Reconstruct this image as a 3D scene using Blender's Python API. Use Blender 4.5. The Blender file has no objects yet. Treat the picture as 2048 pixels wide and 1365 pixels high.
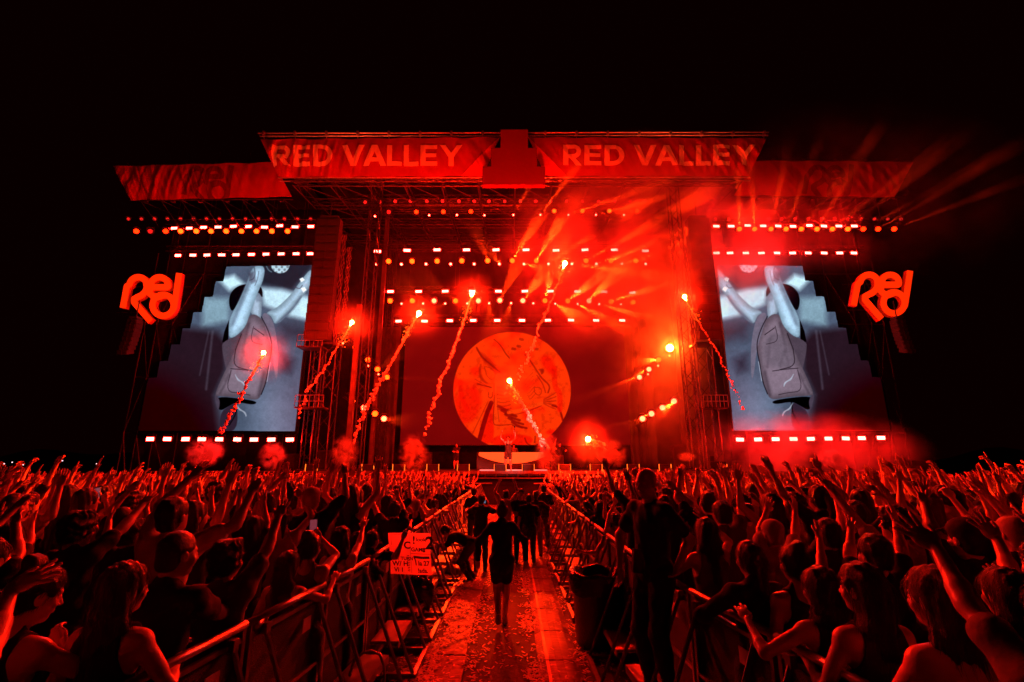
import bpy, bmesh, math, random
import numpy as np
from mathutils import Vector, Matrix
S = bpy.context.scene
COL = S.collection
rnd = random.Random(7)
R = math.radians
# ---------------------------------------------------------------- camera, world, exposure
FPX, PITCH, CAMH = 969.0, R(14.1), 2.22
cam_data = bpy.data.cameras.new('camera')
cam_data.sensor_width = 36.0
cam_data.lens = FPX / 2048.0 * 36.0
cam_data.clip_start, cam_data.clip_end = 0.05, 900
cam = bpy.data.objects.new('camera', cam_data)
cam.location = (0, 0, CAMH)
cam.rotation_euler = (R(90) + PITCH, 0, 0)
COL.objects.link(cam)
S.camera = cam
W = bpy.data.worlds.new('World'); S.world = W; W.use_nodes = True
bg = W.node_tree.nodes['Background']
sky = W.node_tree.nodes.new('ShaderNodeTexSky')
sky.sky_type = 'NISHITA'; sky.sun_disc = False
sky.sun_elevation = R(-8); sky.sun_rotation = R(180)
tint = W.node_tree.nodes.new('ShaderNodeMix'); tint.data_type = 'RGBA'; tint.blend_type = 'ADD'
tint.inputs['Factor'].default_value = 1.0
W.node_tree.links.new(sky.outputs['Color'], tint.inputs['A'])
tint.inputs['B'].default_value = (0.045, 0.0008, 0.0008, 1)
W.node_tree.links.new(tint.outputs['Result'], bg.inputs['Color'])
bg.inputs['Strength'].default_value = 0.05
S.view_settings.view_transform = 'Standard'
S.view_settings.look = 'None'
S.view_settings.exposure = 0.0
S.view_settings.gamma = 1.0
S.render.engine = 'CYCLES'
cy = S.cycles
cy.max_bounces = 4; cy.diffuse_bounces = 2; cy.glossy_bounces = 2; cy.transmission_bounces = 2
cy.volume_bounces = 0; cy.transparent_max_bounces = 8
cy.use_light_tree = True
cy.sample_clamp_indirect = 4.0
cy.use_denoising = True
cy.volume_step_rate = 1.0
cy.volume_max_steps = 64
cy.caustics_reflective = False; cy.caustics_refractive = False

CP, SP = math.cos(PITCH), math.sin(PITCH)
def ray(px, py):
    u, v = px - 1024.0, py - 682.5
    return Vector((u, FPX * CP + v * SP, FPX * SP - v * CP))
def P(px, py, Y):
    d = ray(px, py); return Vector((0, 0, CAMH)) + d * (Y / d.y)
def PZ(px, py, z):
    d = ray(px, py); return Vector((0, 0, CAMH)) + d * ((z - CAMH) / d.z)

# ---------------------------------------------------------------- materials
def mat(name, base=(.5, .5, .5), rough=.6, metal=0.0, emis=None, es=1.0, noise=0.0, nscale=8.0, bump=0.0, bscale=40.0,
        stretch=None, rand=0.0, spec=None):
    m = bpy.data.materials.new(name); m.use_nodes = True
    nt = m.node_tree; b = nt.nodes['Principled BSDF']
    b.inputs['Base Color'].default_value = (*base, 1)
    b.inputs['Roughness'].default_value = rough
    b.inputs['Metallic'].default_value = metal
    if spec is not None: b.inputs['Specular IOR Level'].default_value = spec
    tc = nt.nodes.new('ShaderNodeTexCoord')
    src = tc.outputs['Object']
    if stretch:
        mp = nt.nodes.new('ShaderNodeMapping'); mp.inputs['Scale'].default_value = stretch
        nt.links.new(src, mp.inputs['Vector']); src = mp.outputs['Vector']
    if noise or rand:
        n = nt.nodes.new('ShaderNodeTexNoise'); n.inputs['Scale'].default_value = nscale; n.inputs['Detail'].default_value = 4
        nt.links.new(src, n.inputs['Vector'])
        mr = nt.nodes.new('ShaderNodeMapRange'); mr.inputs['From Min'].default_value = .3; mr.inputs['From Max'].default_value = .7
        mr.inputs['To Min'].default_value = 1 - noise; mr.inputs['To Max'].default_value = 1 + noise
        nt.links.new(n.outputs['Fac'], mr.inputs['Value'])
        val = mr.outputs['Result']
        if rand:
            oi = nt.nodes.new('ShaderNodeObjectInfo')
            m2 = nt.nodes.new('ShaderNodeMapRange'); m2.inputs['To Min'].default_value = 1 - rand; m2.inputs['To Max'].default_value = 1 + rand
            nt.links.new(oi.outputs['Random'], m2.inputs['Value'])
            mm = nt.nodes.new('ShaderNodeMath'); mm.operation = 'MULTIPLY'
            nt.links.new(val, mm.inputs[0]); nt.links.new(m2.outputs['Result'], mm.inputs[1]); val = mm.outputs[0]
        vm = nt.nodes.new('ShaderNodeVectorMath'); vm.operation = 'SCALE'
        vm.inputs[0].default_value = base
        nt.links.new(val, vm.inputs['Scale'])
        nt.links.new(vm.outputs['Vector'], b.inputs['Base Color'])
    if bump:
        n2 = nt.nodes.new('ShaderNodeTexNoise'); n2.inputs['Scale'].default_value = bscale; n2.inputs['Detail'].default_value = 3
        nt.links.new(src, n2.inputs['Vector'])
        bp = nt.nodes.new('ShaderNodeBump'); bp.inputs['Strength'].default_value = bump; bp.inputs['Distance'].default_value = .02
        nt.links.new(n2.outputs['Fac'], bp.inputs['Height']); nt.links.new(bp.outputs['Normal'], b.inputs['Normal'])
    if emis:
        b.inputs['Emission Color'].default_value = (*emis, 1)
        b.inputs['Emission Strength'].default_value = es
    return m
def emat(name, col, strength=1.0, sampling=None):
    m = bpy.data.materials.new(name); m.use_nodes = True
    nt = m.node_tree; nt.nodes.clear()
    o = nt.nodes.new('ShaderNodeOutputMaterial'); e = nt.nodes.new('ShaderNodeEmission')
    e.inputs['Color'].default_value = (*col, 1); e.inputs['Strength'].default_value = strength
    nt.links.new(e.outputs[0], o.inputs['Surface'])
    if sampling: m.cycles.emission_sampling = sampling
    return m
def vcol_emat(name, strength, sampling='NONE'):
    m = emat(name, (1, 1, 1), strength, sampling)
    nt = m.node_tree; a = nt.nodes.new('ShaderNodeVertexColor'); a.layer_name = 'Col'
    nt.links.new(a.outputs['Color'], nt.nodes['Emission'].inputs['Color'])
    return m

M = {}
M['steel'] = mat('galvanised_steel', (.26, .26, .26), .38, .85, noise=.25, nscale=12, bump=.15, bscale=60)
M['alu'] = mat('aluminium_truss', (.38, .38, .38), .35, .9, noise=.2, nscale=6)
M['black_metal'] = mat('black_metal', (.03, .03, .032), .45, .2, noise=.3)
M['truss_dark'] = mat('dark_truss', (.022, .022, .022), .45, .4, noise=.3)
M['black_cloth'] = mat('black_cloth', (.012, .012, .012), .95, noise=.4, nscale=1.2, bump=.5, bscale=3, spec=.1)
M['black_plastic'] = mat('black_plastic', (.02, .02, .02), .35, noise=.3, bump=.2)
M['deck'] = mat('stage_deck', (.06, .06, .06), .45, noise=.3, nscale=3)
M['red_fabric'] = mat('red_banner_cloth', (.34, .018, .015), .8, noise=.12, nscale=1.5, spec=.2)
M['red_fabric_wing'] = mat('red_wing_banner_cloth', (.34, .018, .015), .8, noise=.12, nscale=1.5, spec=.2)
M['red_print'] = mat('dark_red_print', (.15, .008, .007), .8, noise=.15, nscale=1.5, spec=.2)
M['pale_print'] = mat('pale_print', (.85, .75, .60), .8, noise=.08, nscale=2, spec=.2)
M['plaque'] = mat('matte_red_plaque', (.16, .012, .012), .9, noise=.06, nscale=30, spec=.15)
M['strobe'] = emat('strobe_glow', (420, 2.0, 1.4), 1.0, 'FRONT')
M['par_amber'] = emat('amber_lens_glow', (26, .40, .018), 1.0, 'FRONT')
M['par_pale'] = emat('pale_lens_glow', (60, .95, .35), 1.0, 'FRONT')
M['par_dim'] = mat('dim_red_lens', (.5, .1, .08), .2, 0, emis=(.42, .012, .01), es=1.0)  # faint emission makes these lenses glow dimly
M['spot_white'] = emat('hot_lens_glow', (120, 1.6, .9), 1.0, 'FRONT')
M['amber_edge'] = emat('amber_edge_light', (3.0, .40, .03), 1.0, 'NONE')

# ---------------------------------------------------------------- mesh builder
class MB:
    def __init__(s): s.v = []; s.f = []; s.n = 0
    def add(s, v, f):
        v = [tuple(x) for x in v]
        s.v += v; s.f += [tuple(i + s.n for i in q) for q in f]; s.n += len(v); return s
    def box(s, c, d, rot=None):
        c = Vector(c); hx, hy, hz = d[0] / 2, d[1] / 2, d[2] / 2
        v = [Vector((x, y, z)) for x in (-hx, hx) for y in (-hy, hy) for z in (-hz, hz)]
        if rot is not None: v = [rot @ q for q in v]
        return s.add([c + q for q in v], [(0, 1, 3, 2), (4, 6, 7, 5), (0, 4, 5, 1), (2, 3, 7, 6), (0, 2, 6, 4), (1, 5, 7, 3)])
    def tube(s, a, b, r, n=6, r2=None, caps=True):
        a, b = Vector(a), Vector(b); d = b - a
        if d.length < 1e-6: return s
        z = d.normalized(); x = z.orthogonal().normalized(); y = z.cross(x)
        r2 = r if r2 is None else r2
        v = []
        for p, q in ((a, r), (b, r2)):
            for i in range(n):
                t = 2 * math.pi * (i + .5) / n
                v.append(p + (x * math.cos(t) + y * math.sin(t)) * q)
        f = [(i, (i + 1) % n, n + (i + 1) % n, n + i) for i in range(n)]
        if caps: f += [tuple(range(n))[::-1], tuple(range(n, 2 * n))]
        return s.add(v, f)
    def path(s, pts, r, n=6):
        pts = [Vector(p) for p in pts]; rings = []
        for i, p in enumerate(pts):
            d = (pts[min(i + 1, len(pts) - 1)] - pts[max(i - 1, 0)]).normalized()
            x = d.cross(Vector((0, 0, 1)));
            if x.length < 1e-3: x = Vector((1, 0, 0))
            x.normalize(); y = x.cross(d)
            rr = r[i] if isinstance(r, (list, tuple)) else r
            rings += [p + (x * math.cos(2 * math.pi * k / n) + y * math.sin(2 * math.pi * k / n)) * rr for k in range(n)]
        m = len(pts)
        f = [(i * n + k, i * n + (k + 1) % n, (i + 1) * n + (k + 1) % n, (i + 1) * n + k) for i in range(m - 1) for k in range(n)]
        f += [tuple(range(n))[::-1], tuple(range((m - 1) * n, m * n))]
        return s.add(rings, f)
    def ball(s, c, r, nu=10, nv=7, sc=(1, 1, 1)):
        c = Vector(c); v = [c + Vector((0, 0, r * sc[2]))]
        for j in range(1, nv):
            t = math.pi * j / nv
            for i in range(nu):
                a = 2 * math.pi * i / nu
                v.append(c + Vector((math.sin(t) * math.cos(a) * sc[0], math.sin(t) * math.sin(a) * sc[1], math.cos(t) * sc[2])) * r)
        v.append(c - Vector((0, 0, r * sc[2])))
        f = [(0, 1 + i, 1 + (i + 1) % nu) for i in range(nu)]
        for j in range(nv - 2):
            a = 1 + j * nu; b = a + nu
            f += [(a + i, b + i, b + (i + 1) % nu, a + (i + 1) % nu) for i in range(nu)]
        a = 1 + (nv - 2) * nu; e = len(v) - 1
        f += [(a + i, e, a + (i + 1) % nu) for i in range(nu)]
        return s.add(v, f)
    def lathe(s, c, prof, n=16):
        c = Vector(c); v = []
        for r, z in prof:
            v += [c + Vector((r * math.cos(2 * math.pi * k / n), r * math.sin(2 * math.pi * k / n), z)) for k in range(n)]
        f = [(i * n + k, i * n + (k + 1) % n, (i + 1) * n + (k + 1) % n, (i + 1) * n + k) for i in range(len(prof) - 1) for k in range(n)]
        return s.add(v, f)
    def truss(s, a, b, w=.35, r=.022, up=(0, 0, 1), bay=None, flat=False, n=4):
        a, b = Vector(a), Vector(b); d = b - a; L = d.length; z = d.normalized()
        x = z.cross(Vector(up))
        if x.length < .01: x = z.orthogonal()
        x.normalize(); y = x.cross(z).normalized()
        offs = [(x * w / 2 + y * w / 2), (x * w / 2 - y * w / 2), (-x * w / 2 - y * w / 2), (-x * w / 2 + y * w / 2)]
        if flat: offs = [y * w / 2, -y * w / 2]
        for o in offs: s.tube(a + o, b + o, r, n)
        nb = max(1, int(round(L / (bay or w * 1.3)))); st = L / nb
        pairs = [(0, 1)] if flat else [(0, 1), (1, 2), (2, 3), (3, 0)]
        for i in range(nb):
            for (p, q) in pairs:
                A, B = (offs[p], offs[q]) if i % 2 == 0 else (offs[q], offs[p])
                s.tube(a + A + z * st * i, a + B + z * st * (i + 1), r * .55, 3, caps=False)
        return s
    def obj(s, name, m, parent=None, smooth=False, loc=None):
        me = bpy.data.meshes.new(name); me.from_pydata(s.v, [], s.f)
        if smooth: me.polygons.foreach_set('use_smooth', [True] * len(me.polygons))
        return link(name, me, m, parent, loc)
def link(name, me, m, parent=None, loc=None):
    o = bpy.data.objects.new(name, me)
    if m is not None:
        me.materials.clear(); me.materials.append(M[m] if isinstance(m, str) else m)
    COL.objects.link(o)
    if parent is not None: o.parent = parent
    if loc is not None: o.location = loc
    return o
def npmesh(name, v, f, smooth=True, cols=None):
    """v (N,3) float, f (K,4) or (K,3) int"""
    me = bpy.data.meshes.new(name)
    v = np.asarray(v, np.float32); f = np.asarray(f, np.int32)
    me.vertices.add(len(v)); me.vertices.foreach_set('co', v.ravel())
    k = f.shape[1]
    me.loops.add(f.size); me.loops.foreach_set('vertex_index', f.ravel())
    me.polygons.add(len(f)); me.polygons.foreach_set('loop_start', np.arange(0, f.size, k, dtype=np.int32))
    try: me.polygons.foreach_set('loop_total', np.full(len(f), k, np.int32))
    except Exception: pass
    if smooth: me.polygons.foreach_set('use_smooth', np.ones(len(f), bool))
    me.update(calc_edges=True)
    if cols is not None:
        ca = me.color_attributes.new('Col', 'FLOAT_COLOR', 'POINT')
        c4 = np.ones((len(v), 4), np.float32); c4[:, :3] = cols
        ca.data.foreach_set('color', c4.ravel())
    return me
def tag(o, label=None, cat=None, group=None, kind=None):
    if label: o['label'] = label
    if cat: o['category'] = cat
    if group: o['group'] = group
    if kind: o['kind'] = kind
    return o
def empty(name, loc=(0, 0, 0), rz=0.0):
    o = bpy.data.objects.new(name, None); o.location = loc; o.rotation_euler.z = rz; o.empty_display_size = .2
    COL.objects.link(o); return o
def kids(o): return CH.get(o.name, [])
CH = {}
def copy_tree(o, loc=None, rot=None, scale=None, label=None, cache={}):
    if o.name not in cache: cache[o.name] = [(c, [g for g in bpy.data.objects if g.parent == c]) for c in bpy.data.objects if c.parent == o]
    r = o.copy(); COL.objects.link(r)
    for c, gs in cache[o.name]:
        d = c.copy(); COL.objects.link(d); d.parent = r
        for g in gs:
            e = g.copy(); COL.objects.link(e); e.parent = d
    if loc is not None: r.location = loc
    if rot is not None: r.rotation_euler = rot
    if scale is not None: r.scale = scale
    if label: r['label'] = label
    return r
def grid_sheet(nu, nv, fn, name, cols=None, keep=None):
    """fn(U,V)->(N,3); U,V in 0..1 arrays"""
    u, v = np.meshgrid(np.linspace(0, 1, nu), np.linspace(0, 1, nv), indexing='ij')
    pts = fn(u.ravel(), v.ravel())
    i = np.arange(nu * nv).reshape(nu, nv)
    f = np.stack([i[:-1, :-1], i[1:, :-1], i[1:, 1:], i[:-1, 1:]], -1).reshape(-1, 4)
    if keep is not None:
        uc = (u[:-1, :-1] + u[1:, 1:]).ravel() / 2; vc = (v[:-1, :-1] + v[1:, 1:]).ravel() / 2
        f = f[keep(uc, vc)]
        used, inv = np.unique(f, return_inverse=True); pts = pts[used]; f = inv.reshape(f.shape)
        if cols is not None: cols = cols[used]
    return npmesh(name, pts, f, True, cols)
def wob(*a):
    """cheap smooth pseudo noise, sum of sines"""
    r = 0
    for k, (fr, ph) in enumerate(((1.0, .3), (1.93, 1.7), (3.1, 4.1))):
        t = ph
        for j, q in enumerate(a): t = t + q * fr * (1 + .37 * j)
        r = r + np.sin(t + 1.3 * np.sin(a[0] * fr * .7 + (a[-1] * fr * 1.1) + ph)) / (1 + k)
    return r / 1.8
# ================================================================ STAGE
def wobj(mb, name, m, parent, smooth=False):
    """mesh built in world coordinates, parented to an unrotated empty"""
    o = mb.obj(name, m, parent, smooth)
    if parent is not None: o.location = -parent.location
    return o
def wlink(name, me, m, parent):
    o = link(name, me, m, parent)
    if parent is not None: o.location = -parent.location
    return o
YF = 27.5      # stage front edge
ZD = P(1024, 944, YF).z   # deck height
def Xp(px, Y, py=700): return P(px, py, Y).x

# ground
mb = MB(); mb.add([(-400, -60, 0), (400, -60, 0), (400, 700, 0), (-400, 700, 0)], [(0, 1, 2, 3)])
M['ground'] = mat('trampled_ground', (.06, .045, .035), .95, noise=.5, nscale=1.5, bump=.8, bscale=9)
tag(mb.obj('ground', 'ground'), kind='structure')

# ---- stage deck
st = empty('festival_stage', (0, YF, 0)); tag(st, 'huge dark festival stage deck with a red lit front edge running across the whole picture', 'stage')
xl, xr = Xp(250, YF, 945), Xp(1800, YF, 945)
xl2, xr2 = Xp(600, YF, 945), Xp(1450, YF, 945)
wobj(MB().box(((xl + xr) / 2, YF + 8, ZD - .1), (xr - xl, 16, .2)), 'deck_floor', 'deck', st)
wobj(MB().box(((xl + xr) / 2, YF + .25, (ZD - .45) / 2), (xr - xl, .04, ZD - .45)), 'front_skirt', 'black_cloth', st)
b = MB(); b.box(((xl2 + xr2) / 2, YF - .05, ZD - .03), (xr2 - xl2, .12, .16)); wobj(b, 'edge_beam', 'steel', st)
b = MB(); b.box(((xl2 + xr2) / 2, YF - .12, ZD - .33), (xr2 - xl2, .05, .05))
for i in range(40):
    x = xl2 + (xr2 - xl2) * i / 39; b.tube((x, YF - .1, ZD - .33), (x, YF - .1, ZD - .1), .015, 4)
wobj(b, 'edge_rail', 'alu', st)
b = MB(); 
for a, c in ((xl, xl2 - .01), (xr2 + .01, xr)): b.box(((a + c) / 2, YF, ZD - .03), (c - a, .08, .1))
wobj(b, 'wing_edge_beam', 'truss_dark', st)

# ---- backdrop and black side drapes with real folds
def drape(name, x0, x1, Y, z0, z1, amp, fr, label, nu=None, m='black_cloth', group=None):
    nu = nu or max(20, int(abs(x1 - x0) * 12))
    def fn(u, v):
        x = x0 + (x1 - x0) * u
        return np.stack([x, Y + amp * wob(x * fr, v * 1.3) * (.5 + .5 * (1 - v)), z0 + (z1 - z0) * v], -1)
    me = grid_sheet(nu, 14, fn, name)
    o = link(name, me, m); s = o.modifiers.new('thick', 'SOLIDIFY'); s.thickness = .02
    tag(o, label, 'curtain', group); return o
YB = 39.5
drape('backdrop_curtain', Xp(640, YB), Xp(1410, YB), YB, ZD, P(1024, 470, YB).z, .12, 2.2, 'wide black curtain hanging behind the big central screen')
M['drape_red'] = mat('dark_stage_drape', (.06, .05, .05), .9, noise=.3, nscale=.8, spec=.15)
drape('side_curtain', Xp(752, 37), Xp(800, 37), 37, ZD, P(780, 655, 37).z, .16, 6, 'pleated dark curtain just left of the central screen', m='drape_red')
drape('side_curtain', Xp(1250, 37), Xp(1300, 37), 37, ZD, P(1280, 655, 37).z, .16, 6, 'pleated dark curtain just right of the central screen', m='drape_red')
YW = 30.6
drape('wing_curtain', Xp(268, YW, 900), Xp(604, YW, 800), YW, ZD, P(400, 420, YW).z, .10, 1.1, 'tall black cloth wall behind the left video screen')
drape('wing_curtain', Xp(1452, YW, 800), Xp(1786, YW, 900), YW, ZD, P(1600, 420, YW).z, .10, 1.1, 'tall black cloth wall behind the right video screen')
# wing scaffold uprights outside the curtains
for side, xs in (('left', (236, 262, 296, 345, 392, 560)), ('right', (1822, 1796, 1762, 1712, 1668, 1500))):
    t = empty('scaffold_tower', (Xp(xs[0], 30.45, 700), 30.45, 0)); b = MB()
    for i, px in enumerate(xs):
        p = P(px, 930, 30.45); b.tube((p.x, 30.45, 0), (p.x, 30.45, 18.5 if i else 16), .035, 5)
    wobj(b, 'upright', 'truss_dark', t)
    b = MB()
    for z in (4, 7.5, 11, 14.5): b.tube((Xp(xs[0], 30.45, 930), 30.455, z), (Xp(xs[-1], 30.45, 930), 30.455, z), .03, 5)
    for i in range(3):
        x0, x1 = Xp(xs[i], 30.45, 930), Xp(xs[i + 1], 30.45, 930)
        for k, z in enumerate((0.5, 4, 7.5, 11)): b.tube((x0 if k % 2 else x1, 30.4, z), (x1 if k % 2 else x0, 30.4, z + 3.5), .022, 4)
    wobj(b, 'crossbar', 'truss_dark', t)
    tag(t, 'dark scaffold of upright tubes holding up the %s wing of the stage' % side, 'scaffold')

# ---- central LED wall
def srgb(c):
    c = np.asarray(c, np.float32) / 255.0
    return np.where(c <= .04045, c / 12.92, ((c + .055) / 1.055) ** 2.4)
def inpoly(x, y, poly, soft=1.2):
    """soft inside mask of polygon (even-odd), distance-smoothed"""
    poly = np.array(poly, np.float32); n = len(poly)
    ins = np.zeros(x.shape, bool); d2 = np.full(x.shape, 1e9, np.float32)
    for i in range(n):
        (x1, y1), (x2, y2) = poly[i], poly[(i + 1) % n]
        c = (y1 > y) != (y2 > y)
        ins ^= c & (x < (x2 - x1) * (y - y1) / (y2 - y1 + 1e-9) + x1)
        dx, dy = x2 - x1, y2 - y1
        t = np.clip(((x - x1) * dx + (y - y1) * dy) / (dx * dx + dy * dy + 1e-9), 0, 1)
        d2 = np.minimum(d2, (x - x1 - t * dx) ** 2 + (y - y1 - t * dy) ** 2)
    d = np.sqrt(d2) * np.where(ins, 1, -1)
    return np.clip(.5 + d / (2 * soft), 0, 1)
def chaikin(p, n=2, closed=True):
    p = np.array(p, float)
    for _ in range(n):
        a, b = (p, np.roll(p, -1, 0)) if closed else (p[:-1], p[1:])
        q = np.empty((2 * len(a), 2)); q[0::2] = a * .75 + b * .25; q[1::2] = a * .25 + b * .75
        p = q if closed else np.concatenate([p[:1], q, p[-1:]])
    return p
def stroke(x, y, pts, w, soft=1.0):
    d2 = np.full(x.shape, 1e9, np.float32)
    for (x1, y1), (x2, y2) in zip(pts[:-1], pts[1:]):
        dx, dy = x2 - x1, y2 - y1
        t = np.clip(((x - x1) * dx + (y - y1) * dy) / (dx * dx + dy * dy + 1e-9), 0, 1)
        d2 = np.minimum(d2, (x - x1 - t * dx) ** 2 + (y - y1 - t * dy) ** 2)
    return np.clip(.5 + (w / 2 - np.sqrt(d2)) / (2 * soft), 0, 1)
def mixc(c, col, m): return c * (1 - m[:, None]) + np.array(col, np.float32)[None] * m[:, None]
def vnoise(x, y, seed=0, octs=4):
    r = np.random.RandomState(seed); out = 0; a = 1.0; tot = 0
    g = r.rand(64, 64).astype(np.float32)
    for o in range(octs):
        xi, yi = np.floor(x).astype(int), np.floor(y).astype(int); fx, fy = x - xi, y - yi
        fx = fx * fx * (3 - 2 * fx); fy = fy * fy * (3 - 2 * fy)
        q = lambda i, j: g[(xi + i) % 64, (yi + j) % 64]
        out = out + a * ((q(0, 0) * (1 - fx) + q(1, 0) * fx) * (1 - fy) + (q(0, 1) * (1 - fx) + q(1, 1) * fx) * fy)
        tot += a; a *= .5; x = x * 2 + 7.3; y = y * 2 + 3.1
    return out / tot

YL = 38.3
def screen_mesh(name, Y, x0, x1, y0, y1, nx, ny, keep, colf):
    """flat vertical picture panel at distance Y; picture coordinates follow the panel's own plane"""
    A, B = P(x0, y1, Y), P(x1, y0, Y)
    def fn(u, v): return np.stack([A.x + (B.x - A.x) * u, np.full(u.shape, Y), A.z + (B.z - A.z) * v], -1)
    u, v = np.meshgrid(np.linspace(0, 1, nx), np.linspace(0, 1, ny), indexing='ij')
    p = fn(u.ravel(), v.ravel())
    px, py = proj(p)
    cols = colf(px, py)
    kp = None
    if keep:
        def kp(uc, vc):
            q = proj(fn(uc, vc)); return keep(*q)
    return grid_sheet(nx, ny, fn, name, cols, kp)
def proj(p):
    x, y, z = p[:, 0], p[:, 1], p[:, 2] - CAMH
    fwd = y * CP + z * SP; up = -y * SP + z * CP
    return 1024 + FPX * x / fwd, 682.5 - FPX * up / fwd

def art(px, py):
    X, Y = (px - 900) * 5.808, (py - 665) * 5.808
    n1 = vnoise(X / 150, Y / 150, 3); n2 = vnoise(X / 40 + 5, Y / 40, 4)
    c = mixc(np.tile(np.array((1.0, .034, .0010), np.float32), (len(X), 1)), (1.0, .012, .0004), np.clip((n1 - .5) * 4, 0, 1))
    red, dk = (.95, .004, .0), (.28, .001, .0005)
    def fill(poly, col, a=1, soft=8): nonlocal c; c = mixc(c, col, inpoly(X, Y, chaikin(poly), soft) * a)
    def ln(pts, w, col=dk, a=.75): nonlocal c; c = mixc(c, col, stroke(X, Y, chaikin(pts, 2, False), w * 1.55, 4) * min(1, a * 1.2))
    fill([(40, 740), (250, 600), (380, 700), (330, 1000), (140, 1100), (60, 950)], red, .8, 30)
    fill([(360, 1000), (500, 900), (520, 1290), (340, 1300)], red, .9, 10)
    fill([(1030, 280), (1170, 250), (1240, 420), (1200, 520), (1080, 420)], red, .85, 25)
    fill([(540, 1180), (960, 1190), (960, 1320), (420, 1320)], red, .9, 10)
    fill([(1090, 1180), (1150, 1120), (1260, 1140), (1200, 1200)], red, .9, 10)
    fill([(320, 200), (460, 300), (580, 470), (520, 480), (380, 330)], dk, .55, 14)
    ln([(310, 180), (370, 290), (470, 370), (580, 465)], 14); ln([(510, 80), (590, 150), (640, 240), (690, 300)], 9)
    fill([(330, 430), (370, 340), (350, 480), (430, 590), (510, 600), (420, 610), (340, 540)], dk, .7, 9)
    ln([(400, 400), (470, 410), (540, 480), (500, 560), (430, 520), (400, 400)], 7, a=.5)
    fill([(515, 560), (545, 560), (560, 800), (585, 1060), (520, 1080), (500, 1040), (520, 800)], (1.0, .042, .002), 1, 6)
    ln([(510, 600), (516, 800), (498, 1050), (530, 1085), (720, 1070)], 8, a=.6); ln([(545, 620), (548, 840), (570, 1040)], 6, a=.5)
    ln([(480, 820), (420, 960), (330, 1290)], 34, a=.85); ln([(440, 810), (260, 1180)], 9, a=.4)
    ln([(320, 600), (480, 640)], 9); ln([(290, 545), (460, 640)], 6, a=.5); ln([(450, 700), (445, 760), (490, 765), (495, 700)], 8, a=.6)
    for i in range(7):
        y0 = 640 + i * 42; ln([(560, y0), (620, y0 + 14), (670 + 6 * i, y0 - 8)], 11, a=.45)
        ln([(830 + 14 * i, 620 + i * 22), (870 + 10 * i, 560 + i * 38), (960 + 6 * i, 470 + i * 40)], 8, a=.35)
    for i in range(5): ln([(560 + 40 * i, 860 + 46 * i), (640 + 40 * i, 900 + 48 * i), (730 + 40 * i, 930 + 46 * i)], 20 - i, a=.75)
    ln([(680, 930), (820, 910), (980, 850), (1060, 830)], 26, (1.0, .045, .002), .9); ln([(700, 965), (860, 935), (1060, 855)], 6, a=.55)
    ln([(880, 260), (960, 370), (1010, 450), (1070, 540), (1165, 620), (1140, 700)], 12, a=.65); ln([(1010, 500), (1080, 600), (1110, 700)], 9, a=.55)
    fill([(1020, 430), (1080, 420), (1100, 460), (1060, 500), (1050, 450)], dk, .8, 8)
    for i in range(5): ln([(1090, 780 + 12 * i), (1150, 750 + 28 * i), (1230, 700 + 48 * i)], 9, a=.45)
    ln([(1190, 850), (1260, 870), (1290, 940), (1310, 1020)], 15, a=.8); ln([(980, 640), (1050, 640), (1070, 700), (1030, 740), (980, 700), (980, 640)], 7, a=.5)
    ln([(870, 1230), (890, 1290), (930, 1310)], 10, a=.7); ln([(990, 1210), (985, 1280)], 10, a=.7); ln([(730, 1080), (840, 1110)], 12, a=.7)
    for (a, b_) in ((830, 80), (800, 160), (1000, 190), (740, 190)): ln([(a - 12, b_), (a + 14, b_ + 6)], 20, a=.6)
    ln([(915, 80), (920, 200)], 5, a=.35); ln([(120, 580), (130, 760), (210, 900)], 36, red, .6); ln([(1210, 420), (1215, 640), (1280, 700), (1275, 900)], 40, red, .6)
    c *= (1 - .35 * np.clip((n2 - .55) * 5, 0, 1))[:, None] * np.array((.55, 1, 1), np.float32) + np.array((.45, 0, 0), np.float32)
    return c.astype(np.float32)
CXP, CYP, CR = 1024.0, 782.0, 117.5
cc = P(CXP, CYP, YL)
rad = (P(CXP + CR, CYP, YL) - cc).x
def led_col(px, py):
    base = np.tile(np.array((.17, .0012, .0012), np.float32), (len(px), 1))
    n = vnoise(px / 60, py / 60, 9)
    base = base * (.75 + .5 * n)[:, None]
    d = np.hypot(px - CXP, py - CYP)
    m = np.clip((CR - d) / 1.2 + .5, 0, 1)
    a = art(px, py)
    return (base * (1 - m[:, None]) + a * m[:, None])
M['led'] = vcol_emat('led_picture', 1.0, 'NONE')
lw = empty('video_wall', (0, YL, ZD)); tag(lw, 'wide dark red video wall at the back of the stage showing a glowing orange disc', 'video wall')
me = screen_mesh('picture', YL, 800, 1250, 655, 890, 520, 280, None, led_col)
wlink('picture', me, 'led', lw)
A, B = P(800, 890, YL), P(1250, 655, YL)
b = MB(); b.box(((A.x + B.x) / 2, YL + .12, (A.z + B.z) / 2), (B.x - A.x + .1, .2, B.z - A.z + .1)); wobj(b, 'screen_back', 'black_plastic', lw)
b = MB(); b.truss((Xp(775, YL, 655), YL, B.z + .35), (Xp(1270, YL, 655), YL, B.z + .35), .3, .03); wobj(b, 'header_truss', 'truss_dark', lw)

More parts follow.
